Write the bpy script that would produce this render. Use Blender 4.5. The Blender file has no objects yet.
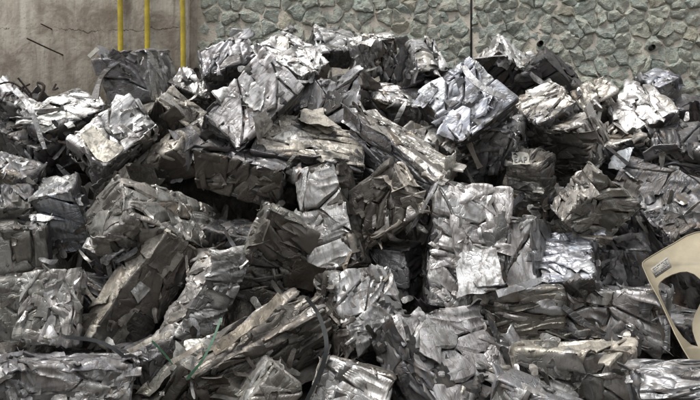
import bpy, bmesh, math, random
import numpy as np
from mathutils import Vector, Matrix

R = math.radians
scene = bpy.context.scene
COL = scene.collection

# ------------------------------------------------------------------ camera
CAM = np.array([0.0, 0.0, 1.75])
HFOV = 58.0
F = 350.0 / math.tan(R(HFOV / 2))          # focal length in pixels of a 700 x 400 picture
cd = bpy.data.cameras.new('camera')
cam = bpy.data.objects.new('camera', cd)
COL.objects.link(cam)
cam.location = CAM
cam.rotation_euler = (R(90), 0, 0)
cd.sensor_fit = 'HORIZONTAL'
cd.sensor_width = 36.0
cd.lens = 18.0 / math.tan(R(HFOV / 2))
cd.clip_start = 0.05
cd.clip_end = 2000
scene.camera = cam

# ------------------------------------------------------------------ light
SUN_EL, SUN_AZ = 70.0, 236.0               # degrees; azimuth clockwise from +Y
world = bpy.data.worlds.new('World')
scene.world = world
world.use_nodes = True
wn = world.node_tree
wn.nodes.clear()
sky = wn.nodes.new('ShaderNodeTexSky')
sky.sky_type = 'NISHITA'
sky.sun_disc = False
sky.sun_elevation = R(SUN_EL)
sky.sun_rotation = R(SUN_AZ)
sky.altitude = 100
sky.air_density = 1.0
sky.dust_density = 2.0
sky.ozone_density = 1.0
hs = wn.nodes.new('ShaderNodeHueSaturation')
hs.inputs['Saturation'].default_value = 0.10     # thin overcast takes most of the blue out of the sky
bg = wn.nodes.new('ShaderNodeBackground')
bg.inputs['Strength'].default_value = 0.115
wo = wn.nodes.new('ShaderNodeOutputWorld')
wn.links.new(sky.outputs[0], hs.inputs['Color'])
wn.links.new(hs.outputs[0], bg.inputs['Color'])
wn.links.new(bg.outputs[0], wo.inputs['Surface'])

sd = bpy.data.lights.new('sun', 'SUN')
sd.energy = 1.5
sd.angle = R(26)
sd.color = (1.0, 0.965, 0.915)
sun = bpy.data.objects.new('sun', sd)
COL.objects.link(sun)
az, el = R(SUN_AZ), R(SUN_EL)
sdir = Vector((math.sin(az) * math.cos(el), math.cos(az) * math.cos(el), math.sin(el)))
sun.rotation_euler = sdir.to_track_quat('Z', 'Y').to_euler()
sun.location = (-3, -3, 9)

scene.view_settings.view_transform = 'Standard'
scene.view_settings.look = 'None'
scene.view_settings.exposure = 1.02
scene.view_settings.gamma = 1.0
scene.view_settings.use_curve_mapping = False
scene.render.engine = 'CYCLES'
scene.cycles.max_bounces = 4
scene.cycles.diffuse_bounces = 2
scene.cycles.glossy_bounces = 3

# ------------------------------------------------------------------ helpers
def ray(px, py):
    return np.array([(px - 350.0) / F, 1.0, (200.0 - py) / F])

def at(px, py, Y):
    return CAM + ray(px, py) * Y

def hash3(i, j, k, seed):
    n = (i * 374761393 + j * 668265263 + k * 2147483647 + seed * 1274126177) & 0xFFFFFFFF
    n = ((n ^ (n >> 13)) * 1274126177) & 0xFFFFFFFF
    n = n ^ (n >> 16)
    return (n & 0xFFFF) / 32767.5 - 1.0

def vnoise(p, seed=0):
    """smooth value noise, p (...,3) -> (-1..1)"""
    p = np.asarray(p, float)
    i = np.floor(p).astype(np.int64)
    f = p - i
    f = f * f * (3 - 2 * f)
    out = 0
    for dx in (0, 1):
        for dy in (0, 1):
            for dz in (0, 1):
                w = (f[..., 0] if dx else 1 - f[..., 0]) * (f[..., 1] if dy else 1 - f[..., 1]) * (f[..., 2] if dz else 1 - f[..., 2])
                out = out + w * hash3(i[..., 0] + dx, i[..., 1] + dy, i[..., 2] + dz, seed)
    return out

def mesh_np(name, verts, faces, mat, smooth=40, parent=None, color=None):
    me = bpy.data.meshes.new(name)
    verts = np.asarray(verts, dtype=np.float32)
    nf = len(faces)
    ln = np.fromiter((len(q) for q in faces), np.int32, nf)
    flat = np.fromiter((i for q in faces for i in q), np.int32, int(ln.sum()))
    me.vertices.add(len(verts)); me.vertices.foreach_set('co', verts.ravel())
    me.loops.add(len(flat)); me.loops.foreach_set('vertex_index', flat)
    me.polygons.add(nf); me.polygons.foreach_set('loop_start', np.concatenate([[0], np.cumsum(ln)[:-1]]).astype(np.int32))
    me.update(calc_edges=True)
    if mat is not None:
        me.materials.append(mat)
    if smooth:
        me.polygons.foreach_set('use_smooth', [True] * len(me.polygons))
        me.set_sharp_from_angle(angle=R(smooth))
    me.update()
    o = bpy.data.objects.new(name, me)
    COL.objects.link(o)
    if parent is not None:
        o.parent = parent
    if color is not None:
        o.color = color
    return o

def tag(o, label=None, cat=None, group=None, kind=None):
    if label: o['label'] = label
    if cat: o['category'] = cat
    if group: o['group'] = group
    if kind: o['kind'] = kind
    return o

def empty(name, loc):
    o = bpy.data.objects.new(name, None)
    o.empty_display_size = 0.1
    COL.objects.link(o)
    o.location = loc
    return o

# ------------------------------------------------------------------ materials
def new_mat(name):
    m = bpy.data.materials.new(name)
    m.use_nodes = True
    nt = m.node_tree
    return m, nt, nt.nodes['Principled BSDF']

def nd(nt, kind, **kw):
    n = nt.nodes.new(kind)
    for k, v in kw.items():
        if k in n.inputs:
            n.inputs[k].default_value = v
        else:
            setattr(n, k, v)
    return n

def ramp(nt, fac, stops):
    r = nt.nodes.new('ShaderNodeValToRGB')
    el = r.color_ramp.elements
    while len(el) < len(stops):
        el.new(0.5)
    for e, (p, c) in zip(el, stops):
        e.position = p
        e.color = (c, c, c, 1) if not isinstance(c, tuple) else c + (1,)
    nt.links.new(fac, r.inputs[0])
    return r.outputs[0]

def mixc(nt, fac, a, b, mode='MIX'):
    m = nt.nodes.new('ShaderNodeMix')
    m.data_type = 'RGBA'
    m.blend_type = mode
    for sock, val in ((m.inputs[0], fac), (m.inputs[6], a), (m.inputs[7], b)):
        if hasattr(val, 'is_linked'):
            nt.links.new(val, sock)
        elif isinstance(val, (int, float)):
            sock.default_value = val
        else:
            sock.default_value = tuple(val) + (1,)
    return m.outputs[2]

def math_n(nt, op, a, b=None, c=None):
    m = nt.nodes.new('ShaderNodeMath')
    m.operation = op
    for s, v in zip(m.inputs, (a, b, c)):
        if v is None: continue
        if hasattr(v, 'is_linked'): nt.links.new(v, s)
        else: s.default_value = v
    return m.outputs[0]

def metal_material(name, rough=(0.33, 0.58), bump=0.12):
    """crushed sheet metal: colour from the object colour, its alpha says how bare (metallic) the sheet is"""
    m, nt, p = new_mat(name)
    oi = nd(nt, 'ShaderNodeObjectInfo')
    tc = nd(nt, 'ShaderNodeTexCoord')
    add = nd(nt, 'ShaderNodeVectorMath', operation='ADD')
    sc = nd(nt, 'ShaderNodeVectorMath', operation='SCALE')
    cmb = nd(nt, 'ShaderNodeCombineXYZ')
    for s in cmb.inputs:
        nt.links.new(oi.outputs['Random'], s)
    nt.links.new(cmb.outputs[0], sc.inputs[0])
    sc.inputs['Scale'].default_value = 37.0
    nt.links.new(tc.outputs['Object'], add.inputs[0])
    nt.links.new(sc.outputs[0], add.inputs[1])
    V = add.outputs[0]
    def noise(scale, detail=4, dist=0.0, rgh=0.55):
        n = nd(nt, 'ShaderNodeTexNoise', Scale=scale, Detail=detail, Distortion=dist, Roughness=rgh)
        nt.links.new(V, n.inputs['Vector'])
        return n.outputs['Fac']
    blot = noise(9.0, 3, 0.6)
    def wr_out():
        n = nd(nt, 'ShaderNodeTexNoise', Scale=6.0, Detail=2.0)
        nt.links.new(V, n.inputs['Vector'])
        return n.outputs['Color']
    fine = noise(70.0, 2, 0.0)
    streak = nd(nt, 'ShaderNodeTexNoise', Scale=27.0, Detail=2.0, Distortion=1.3)
    mp = nd(nt, 'ShaderNodeMapping')
    mp.inputs['Scale'].default_value = (1.0, 0.18, 0.5)
    nt.links.new(V, mp.inputs['Vector'])
    nt.links.new(mp.outputs[0], streak.inputs['Vector'])
    # slight per-sheet brightness
    val = math_n(nt, 'MULTIPLY_ADD', oi.outputs['Random'], 0.3, 0.85)
    hsv = nd(nt, 'ShaderNodeHueSaturation')
    nt.links.new(oi.outputs['Color'], hsv.inputs['Color'])
    nt.links.new(val, hsv.inputs['Value'])
    dirt = ramp(nt, blot, [(0.48, 0.0), (0.64, 0.68)])
    c1 = mixc(nt, dirt, hsv.outputs[0], (0.070, 0.064, 0.058))
    grime = ramp(nt, streak.outputs['Fac'], [(0.50, 0.0), (0.66, 0.6)])
    c2 = mixc(nt, grime, c1, (0.125, 0.108, 0.09))
    rust = ramp(nt, noise(4.2, 4, 0.5), [(0.63, 0.0), (0.73, 0.45)])
    c2 = mixc(nt, rust, c2, (0.15, 0.085, 0.05))
    spk = ramp(nt, fine, [(0.62, 0.0), (0.74, 0.55)])
    c3 = mixc(nt, spk, c2, (0.10, 0.07, 0.05))
    nt.links.new(c3, p.inputs['Base Color'])
    dd = math_n(nt, 'MAXIMUM', dirt, grime)
    met = math_n(nt, 'MULTIPLY', oi.outputs['Alpha'], math_n(nt, 'MULTIPLY_ADD', dd, -0.75, 1.0))
    nt.links.new(met, p.inputs['Metallic'])
    rb = math_n(nt, 'MULTIPLY_ADD', noise(6.0, 1), rough[1] - rough[0], rough[0])
    rr = math_n(nt, 'MULTIPLY_ADD', dd, 0.3, rb)
    nt.links.new(rr, p.inputs['Roughness'])
    b1 = nd(nt, 'ShaderNodeBump', Strength=bump, Distance=0.012)
    wr = nd(nt, 'ShaderNodeTexNoise', Scale=16.0, Detail=2.0, Distortion=1.6, Roughness=0.5)
    nt.links.new(V, wr.inputs['Vector'])
    ridge = math_n(nt, 'ABSOLUTE', math_n(nt, 'SUBTRACT', wr.outputs['Fac'], 0.5))
    nt.links.new(ridge, b1.inputs['Height'])
    vo = nd(nt, 'ShaderNodeTexVoronoi', feature='DISTANCE_TO_EDGE', Scale=8.0)
    mp2 = nd(nt, 'ShaderNodeMapping')
    mp2.inputs['Scale'].default_value = (2.6, 0.42, 1.1)
    vr = nd(nt, 'ShaderNodeVectorRotate', rotation_type='AXIS_ANGLE')
    vr.inputs['Axis'].default_value = (0.58, 0.57, 0.58)
    nt.links.new(math_n(nt, 'MULTIPLY', oi.outputs['Random'], 40.0), vr.inputs['Angle'])
    dv = nd(nt, 'ShaderNodeVectorMath', operation='MULTIPLY_ADD')
    nt.links.new(wr_out(), dv.inputs[0])
    dv.inputs[1].default_value = (0.22, 0.22, 0.22)
    nt.links.new(V, dv.inputs[2])
    nt.links.new(dv.outputs[0], vr.inputs['Vector'])
    nt.links.new(vr.outputs[0], mp2.inputs['Vector'])
    nt.links.new(mp2.outputs[0], vo.inputs['Vector'])
    crease = ramp(nt, vo.outputs['Distance'], [(0.0, 0.0), (0.05, 0.7), (0.3, 1.0)])
    b4 = nd(nt, 'ShaderNodeBump', Strength=0.75, Distance=0.010)
    msk = ramp(nt, noise(3.5, 2), [(0.42, 0.0), (0.60, 1.0)])
    nt.links.new(math_n(nt, 'MULTIPLY', msk, 0.5), b4.inputs['Strength'])
    nt.links.new(crease, b4.inputs['Height'])
    nt.links.new(b1.outputs[0], b4.inputs['Normal'])
    b3 = nd(nt, 'ShaderNodeBump', Strength=0.42, Distance=0.010)
    rid2 = math_n(nt, 'ABSOLUTE', math_n(nt, 'SUBTRACT', streak.outputs['Fac'], 0.5))
    nt.links.new(rid2, b3.inputs['Height'])
    nt.links.new(b4.outputs[0], b3.inputs['Normal'])
    nt.links.new(b3.outputs[0], p.inputs['Normal'])
    return m

M_METAL = metal_material('crushed_sheet_metal')
M_FRAG = metal_material('crushed_fragments', (0.35, 0.6), 0.3)

def stone_material():
    m, nt, p = new_mat('rubble_stone')
    oi = nd(nt, 'ShaderNodeObjectInfo')
    tc = nd(nt, 'ShaderNodeTexCoord')
    def noise(scale, detail=5, dist=0.0):
        n = nd(nt, 'ShaderNodeTexNoise', Scale=scale, Detail=detail, Distortion=dist, Roughness=0.6)
        nt.links.new(tc.outputs['Object'], n.inputs['Vector'])
        return n.outputs['Fac']
    c = mixc(nt, ramp(nt, noise(7), [(0.4, 0.0), (0.7, 0.55)]), oi.outputs['Color'], (0.30, 0.26, 0.20))
    c = mixc(nt, ramp(nt, noise(18, 6, 0.8), [(0.35, 0.55), (0.55, 0.0)]), c, (0.20, 0.215, 0.19))
    c = mixc(nt, ramp(nt, noise(30), [(0.6, 0.0), (0.75, 0.5)]), c, (0.45, 0.46, 0.42))
    geo = nd(nt, 'ShaderNodeNewGeometry')
    mp = nd(nt, 'ShaderNodeMapping')
    mp.inputs['Scale'].default_value = (2.6, 2.6, 0.35)
    nt.links.new(geo.outputs['Position'], mp.inputs['Vector'])
    run = nd(nt, 'ShaderNodeTexNoise', Scale=1.0, Detail=5.0, Roughness=0.65)
    nt.links.new(mp.outputs[0], run.inputs['Vector'])
    c = mixc(nt, ramp(nt, run.outputs['Fac'], [(0.50, 0.0), (0.72, 0.5)]), c, (0.18, 0.165, 0.135))
    sm = nd(nt, 'ShaderNodeTexNoise', Scale=9.0, Detail=5.0, Roughness=0.7)
    nt.links.new(geo.outputs['Position'], sm.inputs['Vector'])
    c = mixc(nt, ramp(nt, sm.outputs['Fac'], [(0.56, 0.0), (0.62, 0.7)]), c, (0.40, 0.36, 0.305))   # mortar smeared over the stones
    nt.links.new(c, p.inputs['Base Color'])
    p.inputs['Roughness'].default_value = 0.9
    b = nd(nt, 'ShaderNodeBump', Strength=1.0, Distance=0.035)
    nt.links.new(noise(22, 8, 0.4), b.inputs['Height'])
    nt.links.new(b.outputs[0], p.inputs['Normal'])
    return m

def mortar_material():
    m, nt, p = new_mat('mortar')
    tc = nd(nt, 'ShaderNodeTexCoord')
    def noise(scale, detail=6):
        n = nd(nt, 'ShaderNodeTexNoise', Scale=scale, Detail=detail, Roughness=0.65)
        nt.links.new(tc.outputs['Object'], n.inputs['Vector'])
        return n.outputs['Fac']
    c = mixc(nt, ramp(nt, noise(1.6), [(0.35, 0.0), (0.65, 1.0)]), (0.36, 0.325, 0.275), (0.43, 0.395, 0.345))
    c = mixc(nt, ramp(nt, noise(14), [(0.55, 0.0), (0.8, 0.5)]), c, (0.20, 0.17, 0.14))
    nt.links.new(c, p.inputs['Base Color'])
    p.inputs['Roughness'].default_value = 0.95
    b = nd(nt, 'ShaderNodeBump', Strength=0.9, Distance=0.02)
    nt.links.new(noise(20), b.inputs['Height'])
    nt.links.new(b.outputs[0], p.inputs['Normal'])
    return m

def concrete_material():
    m, nt, p = new_mat('stained_concrete')
    tc = nd(nt, 'ShaderNodeTexCoord')
    sep = nd(nt, 'ShaderNodeSeparateXYZ')
    nt.links.new(tc.outputs['Object'], sep.inputs[0])
    def noise(scale, detail=6, dist=0.0, mscale=None):
        n = nd(nt, 'ShaderNodeTexNoise', Scale=scale, Detail=detail, Distortion=dist, Roughness=0.62)
        if mscale:
            mp = nd(nt, 'ShaderNodeMapping')
            mp.inputs['Scale'].default_value = mscale
            nt.links.new(tc.outputs['Object'], mp.inputs['Vector'])
            nt.links.new(mp.outputs[0], n.inputs['Vector'])
        else:
            nt.links.new(tc.outputs['Object'], n.inputs['Vector'])
        return n.outputs['Fac']
    c = mixc(nt, ramp(nt, noise(1.3, 5), [(0.35, 0.0), (0.65, 1.0)]), (0.28, 0.245, 0.20), (0.38, 0.345, 0.29))
    # vertical runs where water came down the face
    st = ramp(nt, noise(5.0, 5, 0.2, (1.0, 1.0, 0.06)), [(0.40, 0.0), (0.60, 0.85)])
    c = mixc(nt, st, c, (0.43, 0.40, 0.345))
    st2 = ramp(nt, noise(7.0, 5, 0.3, (1.0, 1.0, 0.10)), [(0.47, 0.0), (0.64, 0.75)])
    c = mixc(nt, st2, c, (0.17, 0.14, 0.11))
    bl = ramp(nt, noise(2.6, 8, 0.6), [(0.44, 0.0), (0.60, 0.85)])
    c = mixc(nt, bl, c, (0.16, 0.13, 0.10))
    pit = ramp(nt, noise(26, 5), [(0.58, 0.0), (0.72, 0.7)])
    c = mixc(nt, pit, c, (0.12, 0.10, 0.08))
    # one wandering crack along the pour line
    wob = nd(nt, 'ShaderNodeTexNoise', Scale=1.6, Detail=6.0, Roughness=0.7)
    nt.links.new(tc.outputs['Object'], wob.inputs['Vector'])
    zz = math_n(nt, 'MULTIPLY_ADD', wob.outputs['Fac'], 0.35, sep.outputs[2])
    d = math_n(nt, 'ABSOLUTE', math_n(nt, 'SUBTRACT', zz, CAM[2] + 171 / F * 7.6 + 0.175))
    wid = ramp(nt, noise(2.5, 2), [(0.4, 0.0), (0.6, 1.0)])
    ck = math_n(nt, 'LESS_THAN', d, math_n(nt, 'MULTIPLY_ADD', wid, 0.008, 0.0005))
    c = mixc(nt, math_n(nt, 'MULTIPLY', ck, 0.85), c, (0.05, 0.04, 0.03))
    nt.links.new(c, p.inputs['Base Color'])
    p.inputs['Roughness'].default_value = 0.92
    b = nd(nt, 'ShaderNodeBump', Strength=0.7, Distance=0.015)
    h = math_n(nt, 'SUBTRACT', noise(12, 8), ck)
    nt.links.new(h, b.inputs['Height'])
    nt.links.new(b.outputs[0], p.inputs['Normal'])
    return m

def plain(name, col, rough=0.5, metal=0.0, var=0.25, scale=14.0, bump=0.2):
    m, nt, p = new_mat(name)
    tc = nd(nt, 'ShaderNodeTexCoord')
    n = nd(nt, 'ShaderNodeTexNoise', Scale=scale, Detail=6.0, Roughness=0.6)
    nt.links.new(tc.outputs['Object'], n.inputs['Vector'])
    f = ramp(nt, n.outputs['Fac'], [(0.35, 0.0), (0.7, 1.0)])
    nt.links.new(mixc(nt, f, col, tuple(c * (1 - var) for c in col)), p.inputs['Base Color'])
    p.inputs['Roughness'].default_value = rough
    p.inputs['Metallic'].default_value = metal
    b = nd(nt, 'ShaderNodeBump', Strength=bump, Distance=0.004)
    nt.links.new(n.outputs['Fac'], b.inputs['Height'])
    nt.links.new(b.outputs[0], p.inputs['Normal'])
    return m

M_STONE = stone_material()
M_MORTAR = mortar_material()
M_CONC = concrete_material()
M_YELLOW = plain('yellow_pipe_paint', (0.58, 0.44, 0.03), 0.5, 0, 0.5, 6)
M_GROUND = plain('yard_dirt', (0.11, 0.095, 0.08), 0.95, 0, 0.5, 3.0, 0.8)
M_CREAM = plain('cream_enamel', (0.36, 0.315, 0.225), 0.65, 0, 0.38, 4.0, 0.15)
M_PAPER = plain('label_paper', (0.42, 0.405, 0.36), 0.85, 0, 0.4, 25)
M_INK = plain('label_ink', (0.24, 0.24, 0.24), 0.8, 0, 0.4, 60)
M_STRAP = plain('black_strap', (0.018, 0.02, 0.022), 0.75, 0, 0.4, 20)
M_GREEN = plain('green_strap', (0.045, 0.13, 0.075), 0.55, 0, 0.5, 20)
M_RUST = plain('rusty_rod', (0.055, 0.04, 0.033), 0.85, 0.2, 0.5, 30)
M_HOLE = plain('weep_hole_dark', (0.012, 0.011, 0.010), 0.9, 0, 0.3, 20)

# ------------------------------------------------------------------ ground
YW = 7.75                                   # distance of the stone wall's mortar plane
def grid_sheet(name, x0, x1, y0, y1, nx, ny, zf, mat):
    xs, ys = np.linspace(x0, x1, nx), np.linspace(y0, y1, ny)
    X, Y = np.meshgrid(xs, ys)
    Z = zf(X, Y)
    v = np.stack([X, Y, Z], -1).reshape(-1, 3)
    f = [(j * nx + i, j * nx + i + 1, (j + 1) * nx + i + 1, (j + 1) * nx + i) for j in range(ny - 1) for i in range(nx - 1)]
    return mesh_np(name, v, f, mat)
g = grid_sheet('ground', -400, 400, -400, 400, 161, 161,
               lambda X, Y: 0.02 * vnoise(np.stack([X * 0.8, Y * 0.8, X * 0], -1), 5), M_GROUND)
tag(g, kind='structure')

# ------------------------------------------------------------------ walls
def box(name, lo, hi, mat, parent=None, smooth=0):
    (x0, y0, z0), (x1, y1, z1) = lo, hi
    v = [(x0, y0, z0), (x1, y0, z0), (x1, y1, z0), (x0, y1, z0), (x0, y0, z1), (x1, y0, z1), (x1, y1, z1), (x0, y1, z1)]
    f = [(3, 2, 1, 0), (4, 5, 6, 7), (0, 1, 5, 4), (1, 2, 6, 5), (2, 3, 7, 6), (3, 0, 4, 7)]
    return mesh_np(name, v, f, mat, smooth, parent)

WALL_TOP = 5.4
XJ = (197 - 350) / F * YW                   # where the masonry starts
XC = (186.5 - 350) / F * (YW - 0.16)         # edge of the concrete face
cw = tag(empty('concrete_wall', ((0 - 350) / F * YW, YW, 0)), 'stained grey concrete wall behind the yellow pipes, with a crack', 'wall')
CW0 = np.array(cw.location)
cface = box('wall_face', np.array((-11, YW - 0.16, -0.2)) - CW0, np.array((XC, YW + 0.5, WALL_TOP)) - CW0, M_CONC, cw)
box('corner_recess', np.array((XC + 0.002, YW - 0.02, -0.2)) - CW0, np.array((XJ, YW + 0.5, WALL_TOP - 0.003)) - CW0, M_CONC, cw)

sw = tag(empty('stone_wall', (2.0, YW, 0)), 'rubble masonry wall of greenish grey stones in wide tan mortar', 'wall')
SW0 = np.array(sw.location)
box('mortar', np.array((XJ + 0.002, YW - 0.006, -0.2)) - SW0, np.array((11, YW + 0.5, WALL_TOP - 0.006)) - SW0, M_MORTAR, sw)

def clip_poly(poly, n, d):
    """keep the side n.x <= d"""
    out = []
    for i in range(len(poly)):
        a, b = poly[i], poly[(i + 1) % len(poly)]
        da, db = a @ n - d, b @ n - d
        if da <= 0: out.append(a)
        if da * db < 0: out.append(a + (b - a) * da / (da - db))
    return out

rs = np.random.RandomState(11)
STONE_COLS = [(0.375, 0.415, 0.36), (0.415, 0.45, 0.395), (0.35, 0.40, 0.355), (0.42, 0.44, 0.38), (0.335, 0.38, 0.345), (0.44, 0.42, 0.33), (0.395, 0.41, 0.345)]
sx, sz = 0.195, 0.168
X0s, X1s, Z0s, Z1s = XJ + 0.02, (735 - 350) / F * YW, CAM[2] + (200 - 140) / F * YW, CAM[2] + 215 / F * YW
JX = (471 - 350) / F * YW                   # movement joint
seeds = []
row = 0
z = Z0s - sz
while z < Z1s + sz:
    x = X0s - sx + (row % 2) * sx * 0.5
    while x < X1s + sx:
        s = np.array([x + rs.uniform(-0.46, 0.46) * sx, z + rs.uniform(-0.46, 0.46) * sz])
        seeds.append(s)
        x += sx * rs.uniform(0.8, 1.2)
    z += sz
    row += 1
seeds = np.array(seeds)
nst = 0
for i, s in enumerate(seeds):
    if not (X0s < s[0] < X1s and Z0s < s[1] < Z1s):
        continue
    ppx, ppy = 350 + s[0] / YW * F, 200 - (s[1] - CAM[2]) / YW * F
    if ppy > np.interp(ppx, [197, 230, 260, 330, 400, 440, 470, 494, 520, 546, 575, 600, 700], [70, 45, 35, 40, 55, 55, 70, 45, 60, 60, 90, 100, 115]) + 26:
        continue                                # behind the heap
    poly = [s + np.array(q) for q in ((-.4, -.35), (.4, -.35), (.4, .35), (-.4, .35))]
    dd = seeds - s
    near = np.argsort((dd ** 2).sum(1))[1:14]
    gap = rs.uniform(0.001, 0.007)
    for j in near:
        n = seeds[j] - s
        L = np.linalg.norm(n)
        if L < 0.05:
            continue
        n = n / L
        poly = clip_poly(poly, n, s @ n + L / 2 - gap)
        if len(poly) < 3: break
    if len(poly) < 3: continue
    poly = clip_poly(poly, np.array([-1., 0.]), -(XJ + 0.012))
    if len(poly) < 3: continue
    side = 1 if s[0] > JX else -1
    poly = clip_poly(poly, np.array([-side, 0.]), -side * JX - 0.012)
    if len(poly) < 3: continue
    poly = np.array(poly)
    c = poly.mean(0)
    # resample the outline and round its corners
    ring = []
    for a, b in zip(poly, np.roll(poly, -1, 0)):
        m = max(1, int(np.linalg.norm(b - a) / 0.035))
        for k in range(m):
            ring.append(a + (b - a) * k / m)
    ring = np.array(ring)
    for _ in range(1):
        ring = 0.8 * ring + 0.10 * (np.roll(ring, 1, 0) + np.roll(ring, -1, 0))
    K = len(ring)
    if K < 6: continue
    ring = ring + rs.normal(0, 0.008, ring.shape)
    proud = rs.uniform(0.020, 0.046)
    tilt = rs.normal(0, 0.10, 2)
    verts = []
    sdn = rs.randint(1, 9999)
    def bumpy(w, k):
        q = np.array([w[0] * 9 + sdn, w[1] * 9, 0.0])
        fl = float(vnoise(q, sdn)) * 0.020 + float(vnoise(q * 2.6, sdn + 1)) * 0.012
        return fl * k
    for fr, hh in ((1.06, -0.25), (1.0, 0.30), (0.90, 0.72), (0.68, 0.95), (0.38, 1.0)):
        for q in ring:
            w = c + (q - c) * fr
            hgt = hh * proud + (((w - c) @ tilt) + bumpy(w, 1.0) if hh > 0.5 else bumpy(w, 0.5))
            verts.append((w[0], YW - hgt, w[1]))
    verts.append((c[0], YW - proud - bumpy(c, 1.0), c[1]))
    v = np.array(verts) - SW0
    f = []
    for r in range(4):
        for k in range(K):
            k2 = (k + 1) % K
            f.append((r * K + k, r * K + k2, (r + 1) * K + k2, (r + 1) * K + k))
    for k in range(K):
        f.append((4 * K + k, 4 * K + (k + 1) % K, 5 * K))
    col = np.array(STONE_COLS[rs.choice(7, p=[.2, .2, .15, .15, .12, .08, .10])]) * rs.uniform(0.95, 1.3)
    off = np.array([c[0], YW, c[1]]) - SW0
    o = mesh_np('stone', v - off, f, M_STONE, 20, sw, (*col, 1))
    o.location = off
    nst += 1
# movement joint: a narrow dark groove filler, and two weep holes
box('joint', np.array((JX - 0.011, YW - 0.016, CAM[2] + 0.9)) - SW0, np.array((JX + 0.011, YW + 0.1, WALL_TOP - 0.05)) - SW0, M_HOLE, sw)
for hx, hy in ((541, 43), (653, 47)):
    p = at(hx, hy, YW - 0.075)
    a = np.linspace(0, 2 * math.pi, 13)[:-1]
    v = [(p[0] + 0.034 * math.cos(t), YW - 0.078, p[2] + 0.034 * math.sin(t)) for t in a]
    v += [(p[0] + 0.027 * math.cos(t), YW - 0.08, p[2] + 0.027 * math.sin(t)) for t in a]
    v += [(p[0] + 0.026 * math.cos(t), YW - 0.02, p[2] + 0.026 * math.sin(t)) for t in a]
    v += [(p[0] + 0.034 * math.cos(t), YW + 0.02, p[2] + 0.034 * math.sin(t)) for t in a]
    f = [(k, (k + 1) % 12, 12 + (k + 1) % 12, 12 + k) for k in range(12)] + [(12 + k, 12 + (k + 1) % 12, 24 + (k + 1) % 12, 24 + k) for k in range(12)]
    f += [tuple(range(24, 36))] + [(k, 36 + k, 36 + (k + 1) % 12, (k + 1) % 12) for k in range(12)]
    mesh_np('weep_hole', np.array(v) - SW0, f, M_HOLE, 40, sw)

# unseen shed added behind the viewer to darken what the metal fronts reflect
sh = tag(empty('unseen_shade_shed', (0, -11, 0)), 'added unseen grey shed behind the camera, darkening reflections in the bales', 'light blocker')
M_SHADE_SHED = plain('shade_shed_cladding', (0.13, 0.13, 0.125), 0.7, 0, 0.3, 1.2)
M_SHADE_ROOF = plain('shade_shed_roof', (0.10, 0.08, 0.07), 0.8, 0, 0.3, 1.2)
box('cladding', (-24, -9, -0.1), (24, 0, 6.0), M_SHADE_SHED, sh)
v = [(-24.6, 0.6, 5.95), (24.6, 0.6, 5.95), (24.6, -4.5, 8.2), (-24.6, -4.5, 8.2), (-24.6, -9.6, 5.95), (24.6, -9.6, 5.95)]
v += [(x, y, z + 0.12) for x, y, z in v]
mesh_np('roof', v, [(0, 1, 2, 3), (3, 2, 5, 4), (9, 8, 7, 6), (10, 11, 8, 9), (0, 6, 7, 1), (4, 5, 11, 10), (0, 3, 9, 6), (3, 4, 10, 9), (1, 7, 8, 2), (2, 8, 11, 5)], M_SHADE_ROOF, 0, sh)
for xd in (-12, 0, 12):
    box('door', (xd - 2.2, 0.003, 0.02), (xd + 2.2, 0.06, 4.2), plain('shade_shed_door', (0.09, 0.12, 0.13), 0.6), sh)

# ------------------------------------------------------------------ tubes, pipes
def tube_mesh(pts, rad, seg=10, flat=None, uneven=0.0):
    """tube along pts; flat=(w,t) makes a rectangular ribbon instead; returns verts, faces"""
    pts = np.array(pts, float)
    n = len(pts)
    T = np.gradient(pts, axis=0)
    T /= np.linalg.norm(T, axis=1)[:, None]
    v, f = [], []
    ref = np.array([0, -1.0, 0.2])
    for i in range(n):
        a = np.cross(T[i], ref); a /= np.linalg.norm(a)
        b = np.cross(a, T[i])
        if flat is None:
            r_ = rad[i] if hasattr(rad, '__len__') else rad
            for k in range(seg):
                t = 2 * math.pi * k / seg
                v.append(pts[i] + r_ * (math.cos(t) * a + math.sin(t) * b))
        else:
            w, th = flat
            if uneven:
                sdr = float(pts[0][0] * 31 + len(pts))
                w = w * (1 + uneven * float(vnoise(np.array([i * 0.55, sdr, 0.3]), 3)) * 1.4)
                tw = uneven * 1.6 * float(vnoise(np.array([i * 0.3, sdr, 9.3]), 5))
                a, b = a * math.cos(tw) + b * math.sin(tw), b * math.cos(tw) - a * math.sin(tw)
            for q, s in ((-1, -1), (1, -1), (1, 1), (-1, 1)):
                v.append(pts[i] + a * w / 2 * q + b * th / 2 * s)
    m = seg if flat is None else 4
    for i in range(n - 1):
        for k in range(m):
            f.append((i * m + k, i * m + (k + 1) % m, (i + 1) * m + (k + 1) % m, (i + 1) * m + k))
    f.append(tuple(reversed(range(m))))
    f.append(tuple(range((n - 1) * m, n * m)))
    return np.array(v), f

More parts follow.
